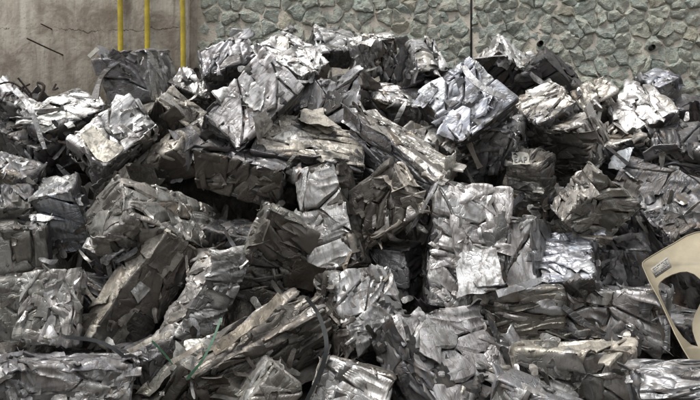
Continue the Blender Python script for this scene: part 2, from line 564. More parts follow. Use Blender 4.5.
for (px_t, px_b, wpx, lab) in ((120.0, 120.4, 5.2, 'yellow painted vertical pipe on the concrete wall, leftmost of three'),
                             (147.3, 147.6, 5.0, 'yellow painted vertical pipe, middle one of three on concrete wall'),
                             (182.2, 183.0, 5.0, 'yellow painted vertical pipe nearest the stone wall, longest in view')):
    Yp = YW - 0.24
    top, bot = at(px_t, 0, Yp), at(px_b, 70, Yp)
    d = (top - bot) / (top[2] - bot[2])
    base = bot + d * (0.15 - bot[2])
    pts = [base + d * t for t in np.linspace(0, WALL_TOP - 0.3, 24)]
    pts = np.array(pts)
    pts[:, 0] += 0.004 * np.sin(pts[:, 2] * 2.1 + px_t)
    rad = wpx / 2 / F * Yp
    root = tag(empty('yellow_pipe', base), lab, 'pipe', 'yellow pipes on the concrete wall')
    v, f = tube_mesh(pts - base, rad, 14)
    mesh_np('tube', v, f, M_YELLOW, 50, root)
    for zc in (0.9, 2.5, 4.6):
        k = pts[int(zc / (WALL_TOP - 0.3) * 23)] - base
        lo = k + np.array([-rad * 1.25, 0, -0.02]); hi = k + np.array([rad * 1.25, 0.085, 0.02])
        box('pipe_clamp', lo, hi, M_RUST, root)

# ------------------------------------------------------------------ bales of crushed sheet metal
# colours of the sheets (linear) and how bare the metal is
PAL = {
    'bright': [((.70, .69, .675), .90, 5), ((.56, .555, .55), .94, 4), ((.66, .63, .57), .6, 1), ((.34, .33, .33), .85, 1)],
    'silver': [((.47, .465, .46), .94, 5), ((.60, .595, .585), .92, 2), ((.32, .315, .31), .9, 2), ((.34, .30, .25), .6, 1)],
    'blue':   [((.54, .57, .62), .90, 5), ((.66, .68, .70), .90, 3), ((.34, .36, .40), .92, 3)],
    'grey':   [((.29, .29, .30), .9, 5), ((.42, .42, .43), .92, 2), ((.18, .175, .175), .85, 2)],
    'dark':   [((.11, .11, .115), .85, 4), ((.19, .19, .195), .9, 3), ((.45, .45, .46), .92, 1), ((.10, .09, .08), .6, 1)],
    'brown':  [((.145, .134, .12), .80, 5), ((.21, .198, .18), .82, 3), ((.42, .405, .39), .9, 1), ((.08, .075, .07), .8, 2)],
    'tan':    [((.60, .56, .49), .40, 5), ((.47, .43, .37), .5, 3), ((.72, .70, .66), .8, 2), ((.22, .19, .16), .6, 1)],
    'olive':  [((.28, .275, .25), .82, 4), ((.40, .395, .375), .88, 3), ((.17, .165, .15), .8, 2), ((.58, .57, .56), .92, 2)],
    'warm':   [((.54, .525, .49), .88, 4), ((.42, .395, .36), .8, 3), ((.68, .67, .64), .88, 2), ((.25, .215, .175), .65, 2)],
}
# style: (big sheets, medium, small, elongation, fold height, layering height, preferred angle or None)
STY = {
    'crumple': (1, 10, 14, 2.4, 1.0, 0.020, None),
    'smooth':  (2, 4, 6, 2.2, 0.6, 0.012, None),
    'strips':  (0, 14, 12, 4.5, 0.8, 0.026, 0.0),
    'cross':   (0, 14, 12, 4.5, 0.8, 0.026, 90.0),
    'foil':    (1, 11, 18, 2.2, 1.4, 0.022, None),
    'shards':  (0, 13, 18, 3.2, 0.9, 0.032, None),
    'plain':   (1, 6, 8, 2.4, 0.9, 0.018, None),
}
# pressed sheets per 0.36 m2 of a face, and how far they are drawn out
CELLS = {'crumple': (8, 2.2), 'smooth': (4, 1.7), 'strips': (12, 5.0), 'cross': (12, 5.0), 'foil': (9, 2.0), 'shards': (13, 2.8), 'plain': (6, 2.0)}
# (nearest corner, ends of its three edges in picture pixels, depth shift, style, palette per face A-B / others, label)
BALES = [
 # --- top row
 ((207, 75), (196, 50), (252, 52), (216, 112), 0.0, 'crumple', 'grey', 'grey', 'grey crumpled bale topping the heap in front of the stone wall corner, black front'),
 ((237, 151), (202, 115), (293, 80), (243, 176), -0.1, 'smooth', 'bright', 'dark', 'big pale bale with broad smooth bent sheets, below the grey crumpled topmost bale'),
 ((357, 70), (297, 75), (359, 118), (381, 84), -0.08, 'smooth', 'grey', 'brown', 'dark grey bale with a rounded wrinkled face and a plain brown side, top centre'),
 ((300, 77), (258, 50), (330, 64), (303, 98), .25, 'foil', 'bright', 'silver', 'silvery wrinkled bale lying behind the top edge of the big pale bale'),
 ((318, 50), (320, 27), (353, 41), (305, 58), .35, 'smooth', 'silver', 'grey', 'small flat-faced bale on the skyline left of the white plate'),
 ((352, 46), (397, 40), (358, 80), (345, 38), .25, 'foil', 'silver', 'silver', 'shiny crumpled bale under the small white plate on the skyline'),
 ((417, 72), (411, 41), (444, 64), (382, 98), -0.08, 'foil', 'bright', 'dark', 'bale with a white crumpled end and a long black side, top centre'),
 ((460, 138), (419, 92), (509, 101), (463, 158), -0.12, 'crumple', 'blue', 'dark', 'big bluish white bale tipped on its corner, top right of centre'),
 ((497, 50), (524, 83), (476, 72), (490, 36), 0.04, 'shards', 'dark', 'bright', 'pointed dark bale with bright roof-like edges on the skyline'),
 ((546, 58), (584, 108), (520, 80), (542, 48), -0.06, 'smooth', 'dark', 'dark', 'dark brown bale leaning like a gable against the stone wall on the right'),
 ((522, 78), (517, 54), (532, 74), (520, 90), 0.38, 'foil', 'silver', 'silver', 'small shiny bale peeping out between the two pointed dark bales'),
 ((582, 110), (574, 90), (614, 92), (586, 130), 0.22, 'foil', 'warm', 'warm', 'tan and silver bale at the right foot of the gable-shaped brown bale'),
 ((626, 134), (598, 110), (672, 116), (632, 156), .12, 'crumple', 'bright', 'dark', 'long white bale along the skyline on the right'),
 ((656, 114), (641, 106), (671, 108), (655, 94), 0.42, 'plain', 'blue', 'grey', 'small bluish peak of a bale above the long white bale'),
 ((682, 112), (668, 97), (712, 124), (684, 140), .25, 'plain', 'dark', 'dark', 'black bale with a pale rim at the right end of the skyline'),
 # --- upper middle
 ((148, 99), (128, 58), (182, 91), (108, 101), .05, 'smooth', 'silver', 'grey', 'plain grey bale with a flat torn face below the yellow pipes'),
 ((206, 98), (172, 80), (214, 84), (208, 112), 0.55, 'foil', 'bright', 'silver', 'low shiny bale below the longest yellow pipe'),
 ((44, 134), (22, 112), (96, 104), (50, 164), 0.0, 'foil', 'bright', 'dark', 'white wrinkled bale at upper left with a curved white rim'),
 ((102, 167), (73, 137), (152, 117), (94, 186), -.05, 'crumple', 'bright', 'silver', 'white bale with a cream flap hanging over its front, upper left'),
 ((157, 102), (200, 129), (123, 161), (176, 90), .05, 'plain', 'brown', 'tan', 'brown bale with a bright tan layered top, left of the big pale bale'),
 ((176, 150), (198, 173), (132, 176), (183, 144), 0.12, 'plain', 'brown', 'tan', 'small brown bale with a tan ridge below the larger brown bale'),
 ((258, 148), (360, 152), (254, 182), (272, 116), -.05, 'strips', 'dark', 'tan', 'tan-topped bale with a black front in the middle of the heap'),
 ((352, 115), (422, 184), (349, 168), (375, 106), -0.05, 'strips', 'grey', 'warm', 'bale with a long tan splintered top edge running down to the right'),
 ((420, 108), (370, 97), (416, 136), (427, 97), .22, 'foil', 'silver', 'silver', 'tangled shiny bale wedged under the bale with the black side'),
 ((455, 150), (402, 136), (450, 182), (467, 138), 0.02, 'foil', 'silver', 'warm', 'glinting bale with swirled foil directly below the big bluish white bale'),
 ((512, 127), (466, 139), (513, 172), (522, 116), -0.04, 'foil', 'grey', 'silver', 'grey bale with a big curled fold, left of the paper-labelled bale'),
 ((536, 126), (509, 106), (572, 107), (541, 142), 0.2, 'foil', 'warm', 'grey', 'jumbled silver bale between the gable-shaped brown bale and the bluish bale'),
 ((578, 126), (521, 120), (604, 168), (591, 113), -0.08, 'strips', 'brown', 'warm', 'dark bale with ribbed plates and a bright shredded right edge'),
 ((640, 138), (598, 146), (646, 178), (632, 124), 0.0, 'shards', 'dark', 'warm', 'black slatted bale below the long white bale'),
 ((656, 150), (642, 124), (712, 160), (654, 172), -0.02, 'foil', 'dark', 'grey', 'wrinkled grey bale at the right edge above the broad dark smooth one'),
 # --- middle
 ((702, 224), (623, 187), (720, 186), (700, 246), 0.06, 'smooth', 'dark', 'dark', 'broad dark grey smooth bale at the right edge'),
 ((677, 238), (633, 206), (704, 222), (676, 268), -0.02, 'foil', 'dark', 'dark', 'dark crinkled bale just above the cream panel'),
 ((562, 219), (601, 177), (600, 247), (552, 209), -0.2, 'shards', 'olive', 'warm', 'diamond-tilted bale with a tan striped edge, right of centre'),
 ((540, 166), (506, 160), (541, 224), (549, 152), -.05, 'cross', 'warm', 'brown', 'upright brownish bale with a white paper label round its top'),
 ((533, 218), (502, 219), (534, 282), (541, 211), -.12, 'smooth', 'silver', 'grey', 'upright grey bale with a smooth bent plate below the labelled bale'),
 ((591, 277), (583, 227), (544, 282), (590, 296), -.12, 'foil', 'blue', 'dark', 'shiny bluish square bale with a black underside, right of centre'),
 ((434, 179), (505, 182), (423, 298), (430, 171), -0.14, 'crumple', 'bright', 'dark', 'tall white bale standing upright right of centre'),
 ((334, 153), (290, 167), (356, 250), (352, 160), -0.18, 'smooth', 'silver', 'brown', 'tall lilac grey bale with smooth ribbed face in the centre'),
 ((424, 211), (392, 165), (361, 251), (433, 208), -.06, 'shards', 'brown', 'tan', 'chocolate brown bale of broken plates right of the tall lilac grey bale'),
 ((118, 170), (232, 196), (124, 214), (82, 200), -0.36, 'crumple', 'warm', 'olive', 'long silver and tan bale of overlapping plates, left of centre'),
 ((286, 173), (200, 157), (277, 209), (293, 164), 0.0, 'crumple', 'brown', 'grey', 'thin dark brown slab bale above the black hollow'),
 ((70, 192), (35, 201), (77, 249), (61, 174), -.05, 'smooth', 'blue', 'grey', 'narrow bluish bale standing upright near the left edge'),
 ((33, 207), (-14, 198), (33, 231), (18, 190), .0, 'smooth', 'olive', 'dark', 'dark olive smooth bale at the left edge'),
 ((49, 226), (-8, 229), (53, 266), (50, 214), .0, 'plain', 'olive', 'dark', 'dull dark bale at the left edge under the olive smooth one'),
 ((121, 262), (86, 244), (140, 228), (122, 280), 0.2, 'foil', 'silver', 'dark', 'small bright crinkled bale below the long overlapping-plate bale'),
 ((36, 150), (-10, 138), (72, 140), (40, 182), 0.12, 'shards', 'dark', 'dark', 'black ragged bale below the white bale with the curved rim'),
 ((16, 108), (-12, 96), (40, 92), (18, 140), 0.15, 'shards', 'dark', 'dark', 'dark tangled bale at the left edge under the hooked rod'),
 ((28, 182), (-12, 172), (42, 176), (28, 196), .06, 'shards', 'dark', 'silver', 'dark shredded bale with pale strips at the left edge, mid height'),
 # --- lower
 ((78, 269), (29, 260), (69, 335), (86, 260), -.05, 'crumple', 'olive', 'silver', 'pale square bale near the left edge with crossed folds'),
 ((29, 281), (-16, 284), (14, 336), (27, 268), -.02, 'plain', 'olive', 'silver', 'pale cropped bale at the left edge beside the crossed-fold bale'),
 ((131, 361), (-12, 350), (126, 412), (112, 338), -.05, 'foil', 'silver', 'grey', 'large silver crumpled bale in the bottom left corner'),
 ((166, 228), (90, 331), (207, 250), (158, 221), -0.06, 'smooth', 'brown', 'tan', 'long brown bale slanting down to the left'),
 ((222, 248), (168, 342), (252, 262), (212, 244), 0.0, 'foil', 'bright', 'warm', 'bright white slanting bale beside the long brown bale'),
 ((270, 209), (314, 240), (252, 298), (262, 203), -0.06, 'crumple', 'brown', 'olive', 'brown ragged bale left of the tall lilac grey bale'),
 ((322, 312), (212, 372), (330, 350), (300, 290), -0.02, 'strips', 'brown', 'brown', 'layered brown bale of long splayed sheets, below the ragged brown bale'),
 ((185, 366), (126, 406), (268, 398), (199, 352), 0.0, 'strips', 'brown', 'olive', 'dark layered bale at the bottom beside the green straps'),
 ((328, 268), (393, 258), (346, 340), (319, 274), -.12, 'crumple', 'silver', 'brown', 'silver and brown bale with rounded folds below the tall lilac grey bale'),
 ((395, 322), (482, 286), (428, 425), (369, 346), -0.2, 'plain', 'bright', 'dark', 'big pale bale with a dark left side at the bottom centre'),
 ((320, 358), (388, 380), (300, 420), (327, 350), -0.06, 'smooth', 'bright', 'brown', 'pale round-faced bale at the bottom edge under the black strap'),
 ((274, 366), (302, 386), (238, 420), (279, 357), -0.08, 'smooth', 'warm', 'olive', 'small pale pointed bale at the bottom left of the black strap'),
 ((560, 286), (484, 300), (563, 337), (566, 275), -.02, 'strips', 'brown', 'grey', 'dark brown bale with torn lips under the flat grey bar'),
 ((664, 292), (558, 293), (663, 343), (655, 286), -0.08, 'foil', 'silver', 'grey', 'wide silver bale with swirling wrinkles left of the cream panel'),
 ((632, 356), (522, 356), (640, 414), (626, 348), -0.08, 'plain', 'olive', 'tan', 'dull olive bale with a pale tan top edge at the bottom right'),
 ((500, 380), (582, 412), (490, 424), (507, 371), -0.02, 'plain', 'silver', 'grey', 'silver bale with a straight slanting edge at the bottom, right of centre'),
 ((642, 402), (631, 363), (722, 390), (644, 416), -0.06, 'strips', 'grey', 'dark', 'black and white streaked bale in the bottom right corner'),
 ((645, 252), (586, 248), (647, 290), (638, 246), 0.06, 'foil', 'grey', 'dark', 'grey crumpled bale tucked under the diamond-tilted bale'),
]
# bales seen only in the dark gaps between the others
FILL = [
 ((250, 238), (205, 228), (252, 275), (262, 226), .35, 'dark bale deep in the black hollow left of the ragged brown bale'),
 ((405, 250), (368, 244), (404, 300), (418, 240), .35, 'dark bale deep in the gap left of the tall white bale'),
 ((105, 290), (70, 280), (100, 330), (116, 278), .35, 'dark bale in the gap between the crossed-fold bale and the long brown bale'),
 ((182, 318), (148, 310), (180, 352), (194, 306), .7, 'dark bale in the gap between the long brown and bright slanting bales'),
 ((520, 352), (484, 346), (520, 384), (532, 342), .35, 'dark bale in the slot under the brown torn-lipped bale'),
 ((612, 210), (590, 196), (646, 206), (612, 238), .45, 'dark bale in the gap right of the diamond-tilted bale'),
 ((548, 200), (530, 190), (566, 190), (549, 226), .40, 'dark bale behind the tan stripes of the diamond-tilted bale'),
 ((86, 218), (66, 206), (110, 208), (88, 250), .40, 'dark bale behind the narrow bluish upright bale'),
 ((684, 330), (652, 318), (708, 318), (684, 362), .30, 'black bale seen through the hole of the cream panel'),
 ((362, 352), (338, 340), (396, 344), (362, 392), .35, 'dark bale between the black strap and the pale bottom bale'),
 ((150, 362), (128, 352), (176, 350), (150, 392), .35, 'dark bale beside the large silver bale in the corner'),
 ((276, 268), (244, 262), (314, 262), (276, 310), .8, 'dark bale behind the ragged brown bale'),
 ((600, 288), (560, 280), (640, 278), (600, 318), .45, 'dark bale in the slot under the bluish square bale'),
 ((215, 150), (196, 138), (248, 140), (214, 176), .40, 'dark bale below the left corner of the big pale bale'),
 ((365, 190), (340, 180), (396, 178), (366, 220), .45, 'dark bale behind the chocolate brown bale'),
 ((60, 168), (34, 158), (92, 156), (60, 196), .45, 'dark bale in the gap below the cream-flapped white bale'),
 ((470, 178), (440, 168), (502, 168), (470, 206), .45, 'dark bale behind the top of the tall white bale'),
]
CUT_LEN = (0.30, 1.05)

def depth_at(py):
    return 4.15 + (400.0 - py) / 360.0 * 2.30

LEAN = {36: 26, 34: 18, 37: 18, 48: 24, 49: 20, 56: 18, 57: 9, 50: 26, 59: 14, 63: 10, 61: 20, 62: 12, 60: 8, 2: 14, 39: 12, 51: 10, 41: 12, 43: 10, 35: 16, 52: 10, 58: 22, 21: 6, 4: 12, 5: 10}   # how far a front leans back, degrees

def solve_box(V, ends, dD, lean=0):
    """rectangular box whose nearest corner and three edges project to the given picture points"""
    D = depth_at(V[1]) + dD
    P = at(V[0], V[1], D)
    fwd = ray(*V); fwd = fwd / np.linalg.norm(fwd)
    rx = np.cross(fwd, [0, 0, 1.0]); rx /= np.linalg.norm(rx)
    up = np.cross(rx, fwd)
    d, L = [], []
    for e in ends:
        q = np.array([e[0] - V[0], V[1] - e[1]], float)
        L.append(np.linalg.norm(q)); d.append(q / L[-1])
    cr = {(i, j): float(d[i] @ d[j]) for i, j in ((0, 1), (0, 2), (1, 2))}
    pos = [k for k in cr if cr[k] > 0.15]
    toward = None
    if len(pos) == 2 and min(cr.values()) < -0.06:      # corner on the rim: one edge comes towards the camera
        toward = (set(pos[0]) & set(pos[1])).pop()
        c = lambda i, j: cr[(i, j)]
    else:
        c = lambda i, j: min(-0.05, cr[(i, j)])
    t2 = [c(0, 1) * c(0, 2) / -c(1, 2), c(0, 1) * c(1, 2) / -c(0, 2), c(0, 2) * c(1, 2) / -c(0, 1)]
    E = []
    for k in range(3):
        t = min(3.5, math.sqrt(max(t2[k], 0.0025)))
        s = min(1 / math.sqrt(1 + t * t), max(0.15, L[k] * D / F / 0.42))   # no bale edge is much under 0.42 m
        t = math.sqrt(1 / s ** 2 - 1)
        E.append(np.array([d[k][0] * s, d[k][1] * s, -t * s if k == toward else t * s]))
    U, S, Vt = np.linalg.svd(np.array(E))
    E = U @ Vt                                   # nearest exact right-angled frame, rows = edge directions
    if lean:
        cl, sl = math.cos(R(lean)), math.sin(R(lean))
        E = np.array([[e[0], e[1] * cl - e[2] * sl, e[1] * sl + e[2] * cl] for e in E])
    lens = []
    for k in range(3):
        s = max(0.12, np.linalg.norm(E[k][:2]))
        lens.append(float(np.clip(L[k] * D / F / s * 1.06, *CUT_LEN)))
    W = np.array([e[0] * rx + e[1] * up + e[2] * fwd for e in E])
    return P, W, np.array(lens)

class Face:
    """maps (s, t, height) on one side of a rounded, skewed bale to bale space"""
    def __init__(self, bale, axis, sign):
        self.b, self.axis, self.sign = bale, axis, sign
        self.u, self.v = [(1, 2), (2, 0), (0, 1)][axis]
        self.a, self.c, self.n = bale['h'][self.u], bale['h'][self.v], bale['h'][axis]
        self.wrap = True
    def map(self, s, t, h):
        r = self.b['r']
        a, c, n = self.a, self.c, self.n
        out = np.zeros(s.shape + (3,))
        nn = n + h
        S, T = s.copy(), t.copy()
        if not self.wrap:
            over = np.maximum(np.maximum(np.abs(s) - a, np.abs(t) - c), 0)
            out[..., self.u] = S; out[..., self.v] = T; out[..., self.axis] = self.sign * (nn + over * self.b['curl'])
            return self.b['warp'](out)
        e = np.abs(s) - (a - r)
        m = e > 0
        th = np.minimum(e / r, math.pi / 2)
        ss = np.sign(s) * ((a - r) + (r + h) * np.sin(th))
        zz = (n - r) + (r + h) * np.cos(th) - np.maximum(0, e - r * math.pi / 2)
        S = np.where(m, ss, S); nn = np.where(m, zz, nn)
        e = np.abs(t) - (c - r)
        m = e > 0
        th = np.minimum(e / r, math.pi / 2)
        tt = np.sign(t) * ((c - r) + (r + h) * np.sin(th))
        dz = (r + h) * (1 - np.cos(th)) + np.maximum(0, e - r * math.pi / 2)
        T = np.where(m, tt, T); nn = np.where(m, nn - dz, nn)
        out[..., self.u] = S; out[..., self.v] = T; out[..., self.axis] = self.sign * nn
        return self.b['warp'](out)

def make_warp(h, rs, amt):
    off = rs.uniform(-1, 1, (2, 2, 2, 3)) * amt * h
    seed = rs.randint(1, 9999)
    def warp(p):
        q = np.clip(p / h * 0.5 + 0.5, 0, 1)
        d = 0
        for i in (0, 1):
            for j in (0, 1):
                for k in (0, 1):
                    w = (q[..., 0] if i else 1 - q[..., 0]) * (q[..., 1] if j else 1 - q[..., 1]) * (q[..., 2] if k else 1 - q[..., 2])
                    d = d + w[..., None] * off[i, j, k]
        lump = np.stack([vnoise(p * 3.0 + 7 * k, seed + k) for k in range(3)], -1) * 0.014
        return p + d + lump
    return warp

def relief(x, y, w, l, rs, fold, sd, h0, long=0.62):
    h = rs.normal(0, 0.045) * x + rs.normal(0, 0.03) * y
    size = (w + l) / 2
    for k in range(rs.randint(2, 5)):
        ph = rs.normal(0, 0.5) if rs.rand() < .6 else rs.uniform(0, math.pi)
        bend = rs.normal(0, 0.7)
        d = x * math.cos(ph) + y * math.sin(ph) + bend * (y * math.cos(ph) - x * math.sin(ph)) ** 2 - rs.uniform(-.42, .42) * size
        kind = rs.rand()
        amp = fold * (1 if rs.rand() < .6 else -1)
        if kind < 0.5:      # a hard crease: the sheet bends along a line
            h = h - amp * rs.uniform(0.06, 0.26) * np.abs(d)
        elif kind < 0.8:    # pinched ridge
            h = h + amp * rs.uniform(0.005, 0.012) * np.exp(-np.abs(d) / rs.uniform(0.008, 0.018))
        else:               # doubled-over step
            h = h + amp * rs.uniform(0.004, 0.009) * np.tanh(d / 0.007)
    if rs.rand() < long:    # long flowing folds, as when the sheet was squeezed together
        wav = x + 0.30 * w * vnoise(np.stack([y * 2.2 / max(l, .12), x * 0, x * 0 + sd], -1), sd + 5) + rs.normal(0, .12) * y
        fr = rs.uniform(9, 22)
        n_ = np.abs(vnoise(np.stack([wav * fr, y * 1.4, x * 0 + 3.7], -1), sd + 6))
        h = h + fold * rs.uniform(0.008, 0.020) * (1 - 2 * np.sqrt(n_ + 0.006))
    h = np.clip(h - h.mean(), -0.028, 0.018) + h0
    Q = np.stack([x, y, x * 0], -1) * 6 + sd * 0.11
    return h + fold * 0.003 * vnoise(Q + 3, sd + 1)

def cell_mesh(face, rs, poly, ang, h0, fold, seam):
    """one sheet pressed flat into the bale face: fills the convex outline poly (face coordinates), its rim sinks into the seam"""
    ca, sa = math.cos(ang), math.sin(ang)
    P = np.array(poly)
    c = P.mean(0)
    L = (P - c) @ np.array([[ca, -sa], [sa, ca]])          # into sheet axes, y along the flow
    y0, y1 = L[:, 1].min(), L[:, 1].max()
    l = y1 - y0
    w = L[:, 0].max() - L[:, 0].min()
    if l < 0.03 or w < 0.02: return None
    nu = int(np.clip(w / 0.0105, 5, 40)); nv = int(np.clip(l / 0.018, 5, 30))
    tv = np.linspace(0, 1, nv + 1)
    ys = y0 + l * (0.004 + 0.992 * tv)
    lo = np.full(nv + 1, 1e9); hi = np.full(nv + 1, -1e9)
    for A, B in zip(L, np.roll(L, -1, 0)):
        if abs(B[1] - A[1]) < 1e-9: continue
        t = (ys - A[1]) / (B[1] - A[1])
        ok = (t >= 0) & (t <= 1)
        X_ = A[0] + t * (B[0] - A[0])
        lo = np.where(ok, np.minimum(lo, X_), lo); hi = np.where(ok, np.maximum(hi, X_), hi)
    bad = hi < lo
    mid = L[:, 0].mean()
    lo = np.where(bad, mid, lo); hi = np.where(bad, mid, hi)
    tu = np.linspace(0, 1, nu + 1)
    x = lo[None] + (hi - lo)[None] * tu[:, None]
    y = np.repeat(ys[None], nu + 1, 0)
    sd = rs.randint(1, 99999)
    jit = np.stack([x * 9, y * 9, x * 0 + sd * .31], -1)
    x = x + 0.013 * vnoise(jit, sd + 8) + 0.004 * vnoise(jit * 3, sd + 11); y = y + 0.013 * vnoise(jit + 4, sd + 9)
    h = relief(x, y, w, l, rs, fold, sd, h0, 0.9)
    du = np.minimum(x - lo[None], hi[None] - x); dv = np.minimum(y - y0, y1 - y)
    k = np.clip(1 - np.minimum(du, dv) / rs.uniform(0.010, 0.020), 0, 1)
    h = h - seam * k ** 1.6
    S = c[0] + x * ca - y * -(-sa) if False else c[0] + (x * ca - y * sa)
    T = c[1] + (x * sa + y * ca)
    V = face.map(S, T, h).reshape(-1, 3)
    m = nv + 1
    F_ = [(i * m + j, (i + 1) * m + j, (i + 1) * m + j + 1, i * m + j + 1) for i in range(nu) for j in range(nv)]
    if face.sign < 0:
        F_ = [tuple(reversed(q)) for q in F_]
    return V, F_

def face_cells(face, rs, n, stretch, flow):
    """split the face into about n convex outlines, drawn out along the flow direction"""
    a, c = face.a + 0.010, face.c + 0.010
    ca, sa = math.cos(flow), math.sin(flow)
    M = np.array([[ca, sa], [-sa / stretch, ca / stretch]])     # face -> squeezed space
    Mi = np.linalg.inv(M)
    pts = []
    for k in range(n * 12):
        q = np.array([rs.uniform(-a, a), rs.uniform(-c, c)])
        z = M @ q
        if all(np.linalg.norm(z - M @ o) > 0.42 * math.sqrt(4 * a * c / stretch / n) for o in pts):
            pts.append(q)
        if len(pts) >= n: break
    out = []
    Z = [M @ q for q in pts]
    for i, z in enumerate(Z):
        poly = [M @ np.array(q) for q in ((-a, -c), (a, -c), (a, c), (-a, c))]
        if np.linalg.det(M) < 0: poly = poly[::-1]
        for j, o in enumerate(Z):
            if j == i: continue
            nrm_ = o - z
            L = np.linalg.norm(nrm_); nrm_ = nrm_ / L
            poly = clip_poly(poly, nrm_, z @ nrm_ + L * 0.5 - 0.001)
            if len(poly) < 3: break
        if len(poly) >= 3:
            out.append([Mi @ p for p in poly])
    return out

def sheet_mesh(face, rs, s0, t0, w, l, ang, h0, fold, edge_lift=0.0, jag=0.06):
    nu = int(np.clip(w / 0.0105, 4, 44)); nv = int(np.clip(l / 0.022, 4, 26))
    u, v = np.meshgrid(np.linspace(-1, 1, nu + 1), np.linspace(-1, 1, nv + 1), indexing='ij')
    cj = rs.uniform(-1, 1, (2, 2, 2)) * 0.42
    bx, by = (u + 1) / 2, (v + 1) / 2
    x, y = u.copy(), v.copy()
    for i in (0, 1):
        for j in (0, 1):
            wt = (bx if i else 1 - bx) * (by if j else 1 - by)
            x = x + wt * cj[i, j, 0]; y = y + wt * cj[i, j, 1]
    # torn, wandering outline
    sd = rs.randint(1, 99999)
    eu, ev = np.abs(u) ** 5, np.abs(v) ** 5
    P3 = np.stack([u * 2.3, v * 2.3, u * 0 + sd * 0.37], -1)
    x = x + eu * np.sign(u) * jag * vnoise(P3 * 1.3, sd) * 1.6
    y = y + ev * np.sign(v) * jag * vnoise(P3 * 1.3 + 9, sd) * 1.6
    x = x * w / 2; y = y * l / 2
    h = relief(x, y, w, l, rs, fold, sd, h0)
    # rims: most are pressed into the bale, some stand up
    for (cu, sg) in ((u, 1), (u, -1), (v, 1), (v, -1)):
        k = np.clip((cu * sg - 0.78) / 0.22, 0, 1) ** 2
        h = h + k * (edge_lift * rs.uniform(0.4, 1) if (edge_lift and rs.rand() < .5) else -rs.uniform(0.004, 0.016))
    ca, sa = math.cos(ang), math.sin(ang)
    S = s0 + x * ca - y * sa
    T = t0 + x * sa + y * ca
    top = face.map(S, T, h)
    V = top.reshape(-1, 3)
    m = nv + 1
    F_ = [(i * m + j, (i + 1) * m + j, (i + 1) * m + j + 1, i * m + j + 1) for i in range(nu) for j in range(nv)]
    # rim thickness
    rim = [(i, 0) for i in range(nu)] + [(nu, j) for j in range(nv)] + [(i, nv) for i in range(nu, 0, -1)] + [(0, j) for j in range(nv, 0, -1)]
    lowp = face.map(np.array([S[i, j] for i, j in rim]), np.array([T[i, j] for i, j in rim]), np.array([h[i, j] for i, j in rim]) - 0.008)
    base = len(V)
    V = np.concatenate([V, lowp])
    n = len(rim)
    for k in range(n):
        i, j = rim[k]; i2, j2 = rim[(k + 1) % n]
        F_.append((i * m + j, base + k, base + (k + 1) % n, i2 * m + j2))
    if face.sign < 0:
        F_ = [tuple(reversed(q)) for q in F_]
    return V, F_

def core_mesh(b, rs, fine=0.026):
    """the packed fragments under the sheets: a box broken into small tilted plates"""
    h, r = b['h'], b['r']
    nseed = int(np.clip(8 * (h[0] * h[1] + h[1] * h[2] + h[0] * h[2]) / 0.02, 60, 300))
    seeds = rs.uniform(-1, 1, (nseed, 3)) * h
    ax = rs.randint(0, 3, nseed)
    seeds[np.arange(nseed), ax] = np.sign(seeds[np.arange(nseed), ax]) * h[ax]
    met = rs.uniform(0.5, 2.0, (nseed, 3))
    offs = rs.uniform(-0.05, -0.006, nseed)
    tilt = rs.normal(0, 0.32, (nseed, 3))
    verts, faces = [], []
    for axis in range(3):
        for sign in (-1, 1):
            u, v = [(1, 2), (2, 0), (0, 1)][axis]
            nu = max(5, int(2 * h[u] / fine)); nv = max(5, int(2 * h[v] / fine))
            U, Vv = np.meshgrid(np.linspace(-h[u], h[u], nu + 1), np.linspace(-h[v], h[v], nv + 1), indexing='ij')
            p = np.zeros(U.shape + (3,))
            p[..., u] = U; p[..., v] = Vv; p[..., axis] = sign * h[axis]
            flat = p.reshape(-1, 3)
            q = np.clip(flat, -(h - r), h - r)
            nrm = flat - q
            nrm = nrm / np.linalg.norm(nrm, axis=1)[:, None]
            pos = q + nrm * r
            jit = np.stack([vnoise(flat * 14 + k * 5, b['seed'] + k) for k in range(3)], -1) * 0.03
            D2 = (((flat[:, None, :] + jit[:, None, :] - seeds[None]) * met[None]) ** 2).sum(2)
            near = D2.argmin(1)
            dlt = flat - seeds[near]
            edge = np.partition((h - np.abs(flat)), 1, axis=1)[:, 1]      # distance to the nearest edge of the bale
            hh = (offs[near] + np.clip((dlt * tilt[near]).sum(1), -0.03, 0.03)) * np.clip(0.25 + edge / 0.08, 0.25, 1)
            pos = pos + nrm * hh[:, None]
            base = len(verts)
            verts += list(b['warp'](pos))
            m = nv + 1
            fs = [(base + i * m + j, base + (i + 1) * m + j, base + (i + 1) * m + j + 1, base + i * m + j + 1) for i in range(nu) for j in range(nv)]
            if sign < 0: fs = [tuple(reversed(x)) for x in fs]
            faces += fs
    return verts, faces

NSHEET = 0
BOXES = []
def pick(pal, rs):
    ent = PAL[pal]
    w = np.array([e[2] for e in ent], float)
    c, met, _ = ent[rs.choice(len(ent), p=w / w.sum())]
    k = rs.uniform(0.82, 1.15)
    return tuple(min(0.92, x * k) for x in c) + (met,)

def base_col(pal, tone, rs):
    if rs.rand() < 0.6:
        k = rs.uniform(0.85, 1.12)
        return tuple(min(0.9, x * k) for x in tone[:3]) + (tone[3],)
    return pick(pal, rs)

